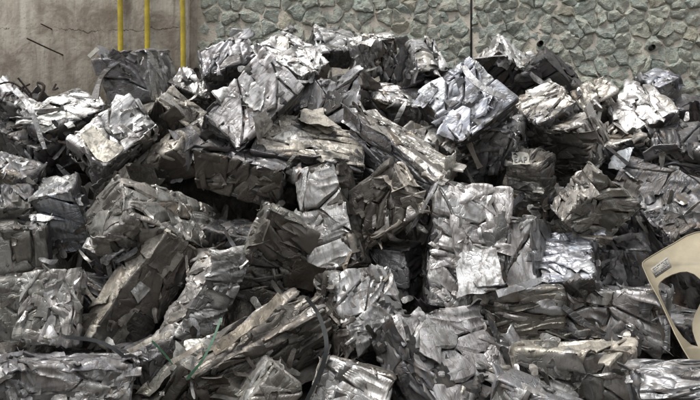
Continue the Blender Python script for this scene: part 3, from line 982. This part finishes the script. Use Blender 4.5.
def build_bale(i, V, ends, dD, style, pal_ab, pal_c, label, filler=False):
    global NSHEET
    rs = np.random.RandomState(1000 + i * 17)
    P, W, lens = solve_box(V, ends, dD, LEAN.get(i, 0))
    BOXES.append((P, W, lens, label))
    h = lens / 2
    centre = P + (W * h[:, None]).sum(0)
    X = W.copy()
    sg = np.array([1, 1, 1.0])
    if np.linalg.det(X) < 0:
        X[2] = -X[2]; sg[2] = -1
    root = empty('scrap_bale', centre)
    root.rotation_mode = 'QUATERNION'
    rot = Matrix([list(X[:, 0]), list(X[:, 1]), list(X[:, 2])]).transposed() if False else Matrix(X.T.tolist())
    root.rotation_quaternion = rot.to_quaternion()
    tag(root, label, 'scrap bale', 'bales of crushed sheet metal in the heap')
    r = float(np.clip(h.min() * rs.uniform(0.06, 0.16), 0.014, 0.038))
    b = {'h': h, 'r': r, 'seed': rs.randint(1, 9999)}
    b['warp'] = make_warp(h, rs, 0.115)
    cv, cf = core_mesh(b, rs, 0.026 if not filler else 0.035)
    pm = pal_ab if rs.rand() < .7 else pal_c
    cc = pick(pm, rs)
    cc = tuple(x * 0.45 for x in cc[:3]) + (cc[3] * 0.8,)  # core darkened below its sheets' colour so the gaps look shaded
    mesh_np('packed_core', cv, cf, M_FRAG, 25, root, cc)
    toc = CAM - centre
    toc = toc / np.linalg.norm(toc)
    for axis in range(3):
        for sign in (-1, 1):
            nw = X[axis] * sign
            vis = float(nw @ toc)
            if vis < -0.12:
                continue
            face = Face(b, axis, sign)
            # palette: the face spanned by the first two edges takes pal_ab, the others pal_c
            pal = pal_ab if axis == 2 else pal_c  # a dark face on a pale bale carries its shade in the colour
            area = 4 * face.a * face.c
            tc_, tm_, _ = PAL[pal][0 if rs.rand() < .7 else 1]
            kk = rs.uniform(.88, 1.08)
            tone = tuple(x * kk * rs.uniform(.985, 1.015) for x in tc_) + (tm_,)
            big, med, small, asp, fold, layer, pang = STY[style]
            k = area / 0.36 * (1.0 if vis > 0.12 else 0.4)
            if filler: k *= 0.5
            if axis != 2: fold = max(fold, 0.9)
            jobs = []
            flow = rs.uniform(0, math.pi)
            if pang is not None:
                flow = (0 if face.c > face.a else math.pi / 2) + R(pang) + rs.normal(0, 0.12)
            nc, stretch = CELLS[style]
            nc = max(3, int(round(nc * area / 0.36 * (1.0 if vis > 0.05 else 0.6))))
            for poly in face_cells(face, rs, nc, stretch, flow):
                out = cell_mesh(face, rs, poly, flow + rs.normal(0, 0.15), rs.uniform(-0.6, 0.5) * layer * 0.5, fold, rs.uniform(0.018, 0.040))
                if out:
                    mesh_np('metal_sheet', out[0], out[1], M_METAL, 38, root, base_col(pal, tone, rs))
                    NSHEET += 1
            med, small = med * 0.55, small * 0.95
            for q in range(0):
                jobs.append((rs.uniform(.5, .8) * 2 * face.a, rs.uniform(.45, .75) * 2 * face.c, 0, rs.normal(0, 0.12)))
            for q in range(int(round(med * k + 1))):
                w = rs.uniform(0.06, 0.20); jobs.append((w, w * rs.uniform(0.8, asp), 1, None))
            for q in range(int(round(small * k + 1))):
                w = rs.uniform(0.014, 0.060); jobs.append((w, min(0.34, w * rs.uniform(1.2, asp * 2.0)), 2, None))
            for w, l, lev, ang in jobs:
                l = min(l, 1.9 * max(face.a, face.c)); w = min(w, 1.9 * min(face.a, face.c))
                if lev == 0:
                    s0, t0 = rs.uniform(-.18, .18) * face.a, rs.uniform(-.18, .18) * face.c
                else:
                    s0, t0 = rs.uniform(-0.98, 0.98) * face.a, rs.uniform(-0.98, 0.98) * face.c
                if ang is None:
                    if pang is None: ang = flow + 1.1 * float(vnoise(np.array([s0 * 4, t0 * 4, 0.0]), b['seed'] + axis)) + rs.normal(0, 0.35) + (math.pi / 2 if rs.rand() < .15 else 0)
                    else:
                        long_v = face.c > face.a
                        ang = (0 if long_v else math.pi / 2) + R(pang) + rs.normal(0, 0.22)
                h0 = (0.0, 0.006, 0.009)[lev] + rs.uniform(-0.5, 0.5) * layer * 0.5
                lift = rs.uniform(0.012, 0.045) if rs.rand() < 0.18 and lev else 0.0
                edge_on = lev == 1 and rs.rand() < 0.30 or lev == 2 and rs.rand() < 0.18
                if edge_on:         # torn flap left standing off an edge of the bale
                    if rs.rand() < .5: s0 = rs.choice([-1, 1]) * face.a * rs.uniform(.88, 1.0)
                    else: t0 = rs.choice([-1, 1]) * face.c * rs.uniform(.88, 1.0)
                    b['curl'] = rs.uniform(-0.5, 0.9)
                    w, l = min(w, 0.13), min(l, 0.26)
                face.wrap = not edge_on
                v, f = sheet_mesh(face, rs, s0, t0, w, l, ang, h0, fold, lift)
                mesh_np('metal_sheet', v, f, M_METAL, 38, root, base_col(pal, tone, rs))
                NSHEET += 1
    return root

for i, (V, A, B, C, dD, sty, p1, p2, lab) in enumerate(BALES):
    build_bale(i, V, (A, B, C), dD, sty, p1, p2, lab)
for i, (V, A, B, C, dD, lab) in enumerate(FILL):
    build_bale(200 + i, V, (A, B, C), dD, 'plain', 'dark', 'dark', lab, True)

# loose fines and crushed bits that fill the inside of the heap
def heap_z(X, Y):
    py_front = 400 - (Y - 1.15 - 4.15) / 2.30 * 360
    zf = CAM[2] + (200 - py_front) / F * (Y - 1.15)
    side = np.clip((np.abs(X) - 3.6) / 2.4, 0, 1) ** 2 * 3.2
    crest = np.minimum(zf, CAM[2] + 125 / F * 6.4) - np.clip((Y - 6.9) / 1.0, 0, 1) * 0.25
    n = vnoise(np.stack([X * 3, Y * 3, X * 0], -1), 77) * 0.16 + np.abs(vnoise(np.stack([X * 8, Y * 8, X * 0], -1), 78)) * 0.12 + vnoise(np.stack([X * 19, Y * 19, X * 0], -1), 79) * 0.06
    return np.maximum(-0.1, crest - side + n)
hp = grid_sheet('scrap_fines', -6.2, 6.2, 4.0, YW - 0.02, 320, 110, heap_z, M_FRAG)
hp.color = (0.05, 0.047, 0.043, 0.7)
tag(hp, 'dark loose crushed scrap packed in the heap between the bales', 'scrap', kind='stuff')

# ------------------------------------------------------------------ loose pieces lying on the heap
bpy.context.view_layer.update()
DG = bpy.context.evaluated_depsgraph_get()
def hit(px, py, default=None):
    r_ = ray(px, py)
    L = np.linalg.norm(r_)
    ok, loc, nrm, idx, ob, mtx = scene.ray_cast(DG, Vector(CAM), Vector(r_ / L))
    if ok and loc.y < YW - 0.3:
        return loc.y
    return default

def path_points(pts, step=4.0):
    out = []
    for a, b in zip(pts[:-1], pts[1:]):
        a, b = np.array(a, float), np.array(b, float)
        n = max(1, int(np.linalg.norm(b - a) / step))
        out += [a + (b - a) * k / n for k in range(n)]
    out.append(np.array(pts[-1], float))
    out = np.array(out)
    for _ in range(3):
        out[1:-1] = 0.5 * out[1:-1] + 0.25 * (out[:-2] + out[2:])
    return out

def path_depth(P, clear, stiff=6):
    D = np.array([hit(x, y, np.nan) for x, y in P])
    if np.all(np.isnan(D)): D[:] = depth_at(P[:, 1].mean())
    D = np.where(np.isnan(D), np.nanmedian(D), D)
    n = len(D)
    lo = np.array([D[max(0, i - stiff):i + stiff + 1].min() for i in range(n)])
    for _ in range(stiff * 2):
        lo[1:-1] = np.minimum(lo[1:-1], 0.5 * lo[1:-1] + 0.25 * (lo[:-2] + lo[2:]))
    for _ in range(8):
        lo[1:-1] = 0.5 * lo[1:-1] + 0.25 * (lo[:-2] + lo[2:])
    return lo - clear

def ribbon(name, label, cat, pts, wpx, mat, color=None, thick=0.006, clear=0.015, rod=False, depth=None, group=None, stiff=6):
    P = path_points(pts)
    D = path_depth(P, clear, stiff) if depth is None else np.linspace(depth[0], depth[1], len(P))
    Q = np.array([at(x, y, d) for (x, y), d in zip(P, D)])
    w = wpx / F * D.mean()
    base = Q[-1].copy()
    v, f = tube_mesh(Q - base, w / 2, 8) if rod else tube_mesh(Q - base, None, flat=(w, thick), uneven=0.30 if mat is M_METAL else 0.12)
    o = mesh_np(name, v, f, mat, 35, None, color)
    o.location = base
    return tag(o, label, cat, group)

def fit_plane(pts, q=0.25):
    """depth over the picture (1/Y is linear for a plane) through what lies under the outline"""
    cx, cy = np.mean(pts, 0)
    smp = []
    for (x, y) in pts:
        for k in (0.15, 0.5, 0.85, 1.0):
            px, py = cx + (x - cx) * k, cy + (y - cy) * k
            h_ = hit(px, py)
            if h_: smp.append((px, py, h_))
    smp = np.array(smp)
    med = np.median(smp[:, 2])
    smp = smp[np.abs(smp[:, 2] - med) < 0.28]
    A = np.stack([smp[:, 0] - cx, smp[:, 1] - cy, np.ones(len(smp))], 1)
    co = np.linalg.lstsq(A, 1 / smp[:, 2], rcond=None)[0]
    res = smp[:, 2] - 1 / (A @ co)
    off = np.quantile(res, q)
    return lambda x, y: 1 / ((x - cx) * co[0] + (y - cy) * co[1] + co[2]) + off

def plate(name, label, cat, quad, mat, color=None, clear=0.012, bend=0.012, thick=0.005, n=10, jag=0.06, seed=1, fold=None, plane=None, parent=None):
    """a thin sheet over a picture quad (a,b,c,d in order), bent and torn a little; fold=(row, metres) lets one end droop"""
    rs_ = np.random.RandomState(seed)
    q = np.array(quad, float)
    pl = plane or fit_plane(q)
    G = np.zeros((n + 1, n + 1, 3))
    for i in range(n + 1):
        for j in range(n + 1):
            a, b = i / n, j / n
            p = (1 - a) * (1 - b) * q[0] + a * (1 - b) * q[1] + a * b * q[2] + (1 - a) * b * q[3]
            if jag:
                sz = np.linalg.norm(q[0] - q[2])
                e = max(abs(2 * a - 1), abs(2 * b - 1)) ** 6
                nn = np.array([float(vnoise(np.array([a * 4, b * 4, seed + k * 7.3]), seed)) for k in range(2)])
                p = p + nn * e * sz * jag
            d = pl(*p) - clear + bend * float(vnoise(np.array([a * 2.3 + seed, b * 2.3, 0.5]), seed + 3))
            if fold and b > fold[0]:
                d += (b - fold[0]) / (1 - fold[0]) * fold[1]
            G[i, j] = at(p[0], p[1], d)
    base = G.mean((0, 1))
    G = G - base
    back = G + np.array([0, thick, -thick * 0.3])
    m = n + 1
    V = np.concatenate([G.reshape(-1, 3), back.reshape(-1, 3)])
    o = m * m
    f = []
    for i in range(n):
        for j in range(n):
            k = (i * m + j, (i + 1) * m + j, (i + 1) * m + j + 1, i * m + j + 1)
            f.append(k); f.append(tuple(o + x for x in reversed(k)))
    rim = [(i, 0) for i in range(n)] + [(n, j) for j in range(n)] + [(i, n) for i in range(n, 0, -1)] + [(0, j) for j in range(n, 0, -1)]
    for a, b in zip(rim, rim[1:] + rim[:1]):
        ia, ib = a[0] * m + a[1], b[0] * m + b[1]
        f.append((ib, ia, o + ia, o + ib))
    ob = mesh_np(name, V, f, mat, 35, None, color)
    ob.location = base
    if parent is not None:
        ob.parent = parent
        ob.matrix_parent_inverse = parent.matrix_world.inverted()
        return ob
    return tag(ob, label, cat)

C_W, C_G, C_D, C_T, C_B = (.60, .60, .60, .85), (.50, .50, .51, .9), (.13, .13, .135, .8), (.58, .54, .47, .35), (.20, .175, .145, .7)
plate('bent_plate', 'tan plate bent over with a black drooping lip, on the tan-topped bale', 'metal plate', [(299, 109), (322, 108), (337, 127), (300, 122)], M_METAL, C_T, .05, .01, fold=(0.62, -0.05), seed=3)
plate('square_plate', 'plain white square plate against the lower right of the tall white bale', 'metal plate', [(456, 254), (497, 247), (505, 288), (458, 297)], M_METAL, C_W, .02, .012, seed=4, jag=.03)
plate('rounded_plate', 'pale rounded plate on the upper left end of the overlapping-plate bale', 'metal plate', [(124, 168), (146, 162), (163, 180), (146, 195)], M_METAL, (.60, .58, .54, .8), .02, .02, seed=5, jag=.1)
plate('torn_disc', 'pale crumpled round scrap stuck on the long brown bale', 'metal scrap', [(131, 291), (140, 281), (151, 289), (138, 303)], M_METAL, (.55, .56, .55, .8), .012, .02, seed=6, jag=.015, n=8)
plate('tent_plate', 'brown plate folded to a point above the layered brown bale', 'metal plate', [(283, 286), (297, 261), (326, 268), (313, 291)], M_METAL, C_B, .06, .05, seed=7, jag=.03)
plate('shiny_shard', 'bluish white shard crossed by a black strip, right of the bright shredded edge', 'metal scrap', [(609, 169), (613, 153), (633, 146), (626, 169)], M_METAL, (.78, .83, .88, .6), .03, .02, seed=8, jag=.06)
plate('curved_plate', 'small white curved plate lying on the skyline at top centre', 'metal plate', [(349, 41), (357, 38), (375, 39), (371, 46)], M_METAL, (.80, .78, .74, .4), .03, .02, seed=9, jag=.04, n=8)
plate('hanging_sheet', 'long pale strip hanging off the upper left corner of the tall white bale', 'metal strip', [(432, 186), (441, 178), (416, 226), (406, 235)], M_METAL, C_G, .06, .02, seed=10, jag=.03)
plate('tan_flap', 'cream flap folded over the front of the upper left white bale', 'metal plate', [(79, 136), (92, 124), (124, 148), (103, 164)], M_METAL, (.70, .66, .57, .3), .02, .015, seed=12, jag=.05)
plate('white_flap', 'pale folded plate on the left end of the tan-topped bale', 'metal plate', [(252, 118), (266, 110), (274, 125), (258, 140)], M_METAL, (.72, .70, .66, .6), .03, .02, seed=13, jag=.06, n=8)
plate('dark_flap', 'dark grey folded sheets in front of the brown bale with tan top', 'metal plate', [(166, 130), (190, 127), (203, 140), (192, 160)], M_METAL, (.15, .15, .16, .8), .03, .03, seed=14, jag=.06)
plate('olive_sheet', 'smooth olive sheet lying slanted below the green straps', 'metal plate', [(134, 394), (168, 362), (180, 364), (150, 396)], M_METAL, (.33, .32, .28, .7), .03, .015, seed=15, jag=.03)

ribbon('flat_bar', 'flat grey bar lying across below the upright grey bale', 'bar', [(497, 294), (520, 287), (541, 280)], 7, M_METAL, C_G, .012, .02, stiff=12)
ribbon('dark_bar', 'dark flat bar slanting over the wide silver bale with swirling wrinkles', 'bar', [(563, 307), (585, 323), (605, 335)], 7, M_METAL, C_D, .012, .02, stiff=12)
ribbon('black_strap', 'black strap curving down over the pale round-faced bale at the bottom', 'strap', [(306, 297), (318, 312), (326, 335), (327, 352), (319, 376), (305, 404)], 4.2, M_STRAP, None, .004, .04)
ribbon('steel_strap', 'thin black strap across the top of the large bottom left silver bale', 'strap', [(66, 337), (96, 340), (114, 348), (129, 361)], 3.6, M_STRAP, None, .004, .02)
ribbon('green_strap', 'long green strap curving down between the bottom left bales', 'strap', [(221, 318), (214, 338), (203, 360), (187, 379)], 2.6, M_GREEN, None, .004, .03, group='green straps')
ribbon('green_strap', 'short straight piece of green strap beside the tan strip', 'strap', [(152, 341), (162, 351), (173, 364)], 1.9, M_GREEN, None, .004, .03, group='green straps')
ribbon('tan_strip', 'bent tan strip sticking up beside the short green strap', 'metal strip', [(129, 352), (143, 344), (158, 337), (172, 334)], 6, M_METAL, C_T, .006, .03)
ribbon('tan_strip', 'straight tan strip pointing at the long green strap', 'metal strip', [(172, 362), (186, 354), (203, 344)], 5, M_METAL, C_T, .006, .05)
ribbon('curved_strip', 'curved white rim strip down the left end of the upper left white bale', 'metal strip', [(15, 90), (26, 100), (35, 118), (40, 136), (45, 149)], 5, M_METAL, C_W, .012, .04)
ribbon('brown_strip', 'brown upright strip at the foot of the glinting swirled bale', 'metal strip', [(469, 143), (473, 154), (480, 168)], 6, M_METAL, C_B, .01, .03)
ribbon('slanted_strip', 'pale bent strip running down the right side of the big bluish white bale', 'metal strip', [(463, 66), (472, 80), (485, 89), (506, 98)], 7, M_METAL, C_W, .01, .03)
ribbon('long_tan_sheet', 'long tan torn sheet lying along the layered brown bale', 'metal strip', [(281, 296), (262, 316), (236, 334), (214, 352)], 11, M_METAL, (.40, .35, .28, .5), .008, .03)
ribbon('dark_band', 'narrow black strip over the bluish white shard', 'metal strip', [(606, 146), (616, 154), (628, 164)], 3.5, M_METAL, C_D, .008, .07)

# pieces standing up against the wall
ch = ribbon('bent_channel', 'grey metal channel sticking up in front of the concrete wall left of the pipes', 'metal strip', [(122, 66), (110, 58), (97, 48)], 8, M_METAL, C_D, .025, 0, depth=(6.25, 6.45))
ribbon('white_tatter', 'white tattered scrap on the tip of the grey channel', 'metal scrap', [(98, 48.5), (94, 52), (89, 57)], 4.5, M_PAPER, None, .01, 0, depth=(6.42, 6.40))
ribbon('leaning_strip', 'bent grey strip leaning down from the plain grey bale', 'metal strip', [(112, 66), (103, 72), (98, 84), (95, 99)], 6, M_METAL, (.24, .23, .22, .8), .012, 0, depth=(6.12, 6.05))
ribbon('hooked_rod', 'black hooked rod standing up at the upper left skyline', 'rod', [(38, 82.5), (45, 81.8), (46.5, 85), (42, 93), (38, 101)], 3, M_RUST, None, rod=True, depth=(6.2, 6.15))
ribbon('wall_rod', 'long dark rusty rod sticking out of the concrete wall', 'rod', [(27, 38.5), (46, 47.5), (65, 56)], 1.5, M_RUST, None, rod=True, depth=(7.1, 7.62))
ribbon('short_rod', 'short dark rod end in the concrete wall above the long one', 'rod', [(41, 24), (47, 27), (53.5, 30)], 1.3, M_RUST, None, rod=True, depth=(7.4, 7.62))
for pts, lab in (([(18, 78), (24, 85), (31, 94)], 'thin dark wire poking up left of the hooked rod'),
                 ([(0, 84), (10, 80), (22, 88), (32, 99)], 'bent dark wire at the left end of the skyline'),
                 ([(58, 88), (50, 93), (56, 84)], 'small dark wire loop right of the hooked rod'),
                 ([(6, 96), (18, 90), (30, 84)], 'dark wire crossing the bale at the left edge')):
    ribbon('scrap_wire', lab, 'wire', pts, 2.0, M_RUST, None, rod=True, depth=(6.1, 6.15), group='wires at the left skyline')

# cream panel with a hole
OUT = [(642.5, 266), (642.6, 263), (645, 260.5), (652, 256), (662, 250), (674, 243.5), (686, 236), (696, 232.5), (708, 231), (735, 230), (752, 240), (760, 262), (764, 300), (764, 350), (758, 385),
       (735, 388), (712, 380), (700, 372), (691, 362), (683, 349), (675, 334), (667, 316), (659, 299), (650, 283)]
HOLE = [(658, 286), (660, 282), (665, 278), (672, 274.5), (680, 272), (687, 271.5), (694, 274), (700, 279), (704, 287), (703, 297), (698.5, 307), (694.5, 315), (692.3, 323), (692.5, 331), (695, 339), (698, 346.5),
        (691, 344.5), (683, 337), (675, 326), (668, 313), (662, 300), (659, 293)]
PY = lambda x, y: 1 / (1 / 4.22 + (375 - y) / 140 * (1 / 4.80 - 1 / 4.22) + (x - 680) * 0.00022)
clr = 0.0
worst = []
for (x, y) in OUT[:9] + OUT[-8:-4]:
    if x < 700:
        h_ = hit(x + 1, y + 1)
        if h_: worst.append(h_ - PY(x, y))
clr = min(0.0, float(np.quantile(worst, 0.15)) - 0.01) if worst else 0.0
from mathutils.geometry import tessellate_polygon
o3 = [at(x, y, PY(x, y) + clr) for x, y in OUT]
h3 = [at(x, y, PY(x, y) + clr) for x, y in HOLE]
base = np.mean(o3, 0)
nrm = np.cross(o3[4] - o3[0], o3[18] - o3[0]); nrm /= np.linalg.norm(nrm)
if nrm[1] > 0: nrm = -nrm
loops = [[Vector(p - base) for p in o3], [Vector(p - base) for p in h3]]
tri = tessellate_polygon(loops)
Pn = np.array(o3 + h3) - base
n0 = len(Pn)
V = np.concatenate([Pn, Pn - nrm * 0.008])
f = []
for t in tri:
    a, b, c = (Pn[i] for i in t)
    t = tuple(t) if np.cross(b - a, c - a) @ nrm > 0 else tuple(reversed(t))
    f.append(t); f.append(tuple(n0 + i for i in reversed(t)))
for st, cnt in ((0, len(OUT)), (len(OUT), len(HOLE))):
    for k in range(cnt):
        a, b = st + k, st + (k + 1) % cnt
        f.append((a, b, n0 + b, n0 + a))
root = tag(empty('cream_panel', base), 'cream coloured sheet panel with a teardrop hole and a paper sticker', 'panel')
mesh_np('panel_sheet', V, f, M_CREAM, 0, root)
rimp = [Pn[k] + nrm * 0.002 for k in list(range(len(OUT) - 8, len(OUT))) + list(range(0, 12))]
rv, rf = tube_mesh(rimp, 0.004, 8)
mesh_np('rolled_rim', rv, rf, M_CREAM, 50, root)
bpy.context.view_layer.update()
PLN = lambda x, y: PY(x, y) + clr
def decal(name, quad, mat, clear, parent):
    q = [at(x, y, PLN(x, y) - clear) for x, y in quad]
    b = [p + np.array([0, 0.0015, 0]) for p in q]
    v = np.array(q + b) - base
    return mesh_np(name, v, [(0, 1, 2, 3), (7, 6, 5, 4), (0, 4, 5, 1), (1, 5, 6, 2), (2, 6, 7, 3), (3, 7, 4, 0)], mat, 0, parent)
SQ = np.array([(650.5, 269), (667.5, 256.5), (671.5, 266.5), (655.5, 277.5)])
stk = decal('sticker', SQ, M_PAPER, .004, root)
def sq(a, b): return tuple((1 - a) * (1 - b) * SQ[0] + a * (1 - b) * SQ[1] + a * b * SQ[2] + (1 - a) * b * SQ[3])
rr = np.random.RandomState(4)
for row, (b0, b1) in enumerate(((.12, .2), (.3, .36), (.44, .5), (.58, .64), (.74, .88))):
    a = 0.08
    while a < 0.86:
        l = rr.uniform(.06, .2) if row < 4 else rr.uniform(.04, .1)
        if rr.rand() < .8:
            decal('print_mark', [sq(a, b0), sq(a + l, b0), sq(a + l, b1), sq(a, b1)], M_INK, .006, stk)
        a += l + .05

# paper label on the upright brownish bale
LQ = [(511.5, 152), (528, 152.5), (530, 164.5), (513, 164)]
lpl = fit_plane(np.array(LQ), 0.1)
lab = plate('paper_label', 'white paper label with dark lettering wrapped round the upright brownish bale', 'label', LQ, M_PAPER, None, .02, .006, .002, n=8, jag=.03, seed=21, plane=lpl)
bpy.context.view_layer.update()
def stroke(a, b, w=1.1):
    a, b = np.array(a, float), np.array(b, float)
    t = (b - a) / np.linalg.norm(b - a); n_ = np.array([-t[1], t[0]]) * w / 2
    q = [at(x, y, lpl(x, y) - .034) for x, y in (a + n_, b + n_, b - n_, a - n_)]
    bs = np.array(lab.location)
    v = np.array(q + [p + np.array([0, .002, 0]) for p in q]) - bs
    mesh_np('print_mark', v, [(0, 1, 2, 3), (7, 6, 5, 4), (0, 4, 5, 1), (1, 5, 6, 2), (2, 6, 7, 3), (3, 7, 4, 0)], M_INK, 0, lab)
for a, b in (((514.6, 156.5), (515, 162)), ((514.6, 156.5), (517.4, 156.6)), ((515, 159.2), (517, 159.3)), ((515, 162), (517.6, 162)),
             ((518.6, 162), (520.6, 156.6)), ((520.6, 156.6), (522.4, 162.2)), ((519.4, 160.4), (521.8, 160.4)),
             ((524, 156.8), (524.3, 162.4)), ((524, 156.8), (526.6, 157.4)), ((526.6, 157.4), (526.4, 159.6)), ((526.4, 159.6), (524.2, 159.8))):
    stroke(a, b)

# shreds caught in the gaps and on the ledges between the bales
rq = np.random.RandomState(77)
gx, gy = np.meshgrid(np.arange(0, 700, 2) + 1.0, np.arange(0, 400, 2) + 1.0)
rd = np.stack([(gx - 350) / F, np.ones_like(gx), (200 - gy) / F], -1)
DB, IB = np.full(gx.shape, 1e9), np.full(gx.shape, -1)
for bi, (P_, W_, l_, _) in enumerate(BOXES):
    o_, d_ = W_ @ (CAM - P_), rd @ W_.T
    d_ = np.where(np.abs(d_) < 1e-9, 1e-9, d_)
    ta, tb = (0 - o_) / d_, (l_ - o_) / d_
    t0_, t1_ = np.minimum(ta, tb).max(-1), np.maximum(ta, tb).min(-1)
    m_ = (t0_ < t1_) & (t0_ > 0) & (t0_ < DB)
    DB[m_] = t0_[m_]; IB[m_] = bi
used_labels = set()
TONES = {'silver': 'silver', 'brown': 'brown', 'dark': 'black', 'warm': 'pale', 'grey': 'grey', 'olive': 'drab olive'}
SMALL = {'with', 'a', 'an', 'the', 'and', 'of', 'at', 'on', 'in', 'its', 'over', 'under', 'below', 'beside', 'behind', 'down', 'to', 'near', 'by', 'left', 'right', 'tan', 'bright', 'white', 'long', 'wrinkled', 'lying', 'standing', 'dark', 'black'}
made = 0
for k in range(5000):
    if made >= 110: break
    px, py = rq.uniform(6, 694), rq.uniform(60, 394)
    iy, ix = int(py / 2), int(px / 2)
    d0, bi = DB[iy, ix], IB[iy, ix]
    if bi < 0: continue
    win = DB[max(0, iy - 4):iy + 5, max(0, ix - 4):ix + 5]
    iwin = IB[max(0, iy - 4):iy + 5, max(0, ix - 4):ix + 5]
    step = d0 - win.min()
    if not 0.06 < step < 0.7: continue
    nb_ = int(iwin.flat[int(win.argmin())])             # the bale whose edge it is caught at
    if nb_ == bi or nb_ >= len(BALES): continue
    pal = ['silver', 'brown', 'dark', 'warm', 'grey', 'olive'][rq.randint(6)]
    words = BALES[nb_][8].split(',')[0].split()[:8]
    while words[-1] in SMALL: words.pop()
    Pn_, Wn_, ln_, _ = BOXES[nb_]
    cb = Pn_ + (Wn_ * (ln_ / 2)[:, None]).sum(0)
    bx_, by_ = 350 + cb[0] / cb[1] * F, 200 - (cb[2] - CAM[2]) / cb[1] * F
    where = ('right of' if px > bx_ else 'left of') if abs(px - bx_) > abs(py - by_) else ('under' if py > by_ else 'above')
    lab_ = TONES[pal] + ' metal shred ' + where + ' the ' + ' '.join(words)
    if lab_ in used_labels: continue
    used_labels.add(lab_)
    l, w = rq.uniform(0.07, 0.26), rq.uniform(0.018, 0.06)
    n1, n2 = 8, 3
    th = rq.uniform(0, math.pi)
    ax_l = np.array([math.cos(th), rq.normal(0, .45), math.sin(th)]); ax_l /= np.linalg.norm(ax_l)
    ax_w = np.cross(ax_l, np.array([rq.normal(0, .4), -1.0, rq.uniform(0, .9)])); ax_w /= np.linalg.norm(ax_w)
    ax_n = np.cross(ax_l, ax_w)
    c0 = at(px, py, d0 - min(0.10, step * 0.6))
    bendk, tw = rq.normal(0, 2.2), rq.normal(0, 2.5)
    kink, ka = rq.uniform(-.3, .3) * l, rq.normal(0, .5)
    G = []
    for i in range(n1 + 1):
        u = (i / n1 - .5) * l
        wi = w * (1 + .35 * float(vnoise(np.array([i * .6, k * 1.7, .2]), 9))) * (0.55 if i in (0, n1) else 1)
        a = tw * u
        aw = ax_w * math.cos(a) + ax_n * math.sin(a)
        for j in range(n2 + 1):
            v_ = (j / n2 - .5) * wi
            G.append(ax_l * u + aw * v_ + ax_n * (bendk * u * u + (ka * (u - kink) if u > kink else 0) + 2.0 * v_ * v_))
    G = np.array(G)
    m = n2 + 1
    back = G + ax_n * 0.003
    Fc = []
    o_ = len(G)
    for i in range(n1):
        for j in range(n2):
            q = (i * m + j, (i + 1) * m + j, (i + 1) * m + j + 1, i * m + j + 1)
            Fc.append(q); Fc.append(tuple(o_ + x for x in reversed(q)))
    rim = [(i, 0) for i in range(n1)] + [(n1, j) for j in range(n2)] + [(i, n2) for i in range(n1, 0, -1)] + [(0, j) for j in range(n2, 0, -1)]
    for a, b in zip(rim, rim[1:] + rim[:1]):
        ia, ib = a[0] * m + a[1], b[0] * m + b[1]
        Fc.append((ib, ia, o_ + ia, o_ + ib))
    o = mesh_np('metal_shred', np.concatenate([G, back]), Fc, M_METAL, 40, None, pick(pal, rq))
    o.location = c0
    tag(o, lab_, 'metal shred', 'loose shreds between the bales')
    made += 1
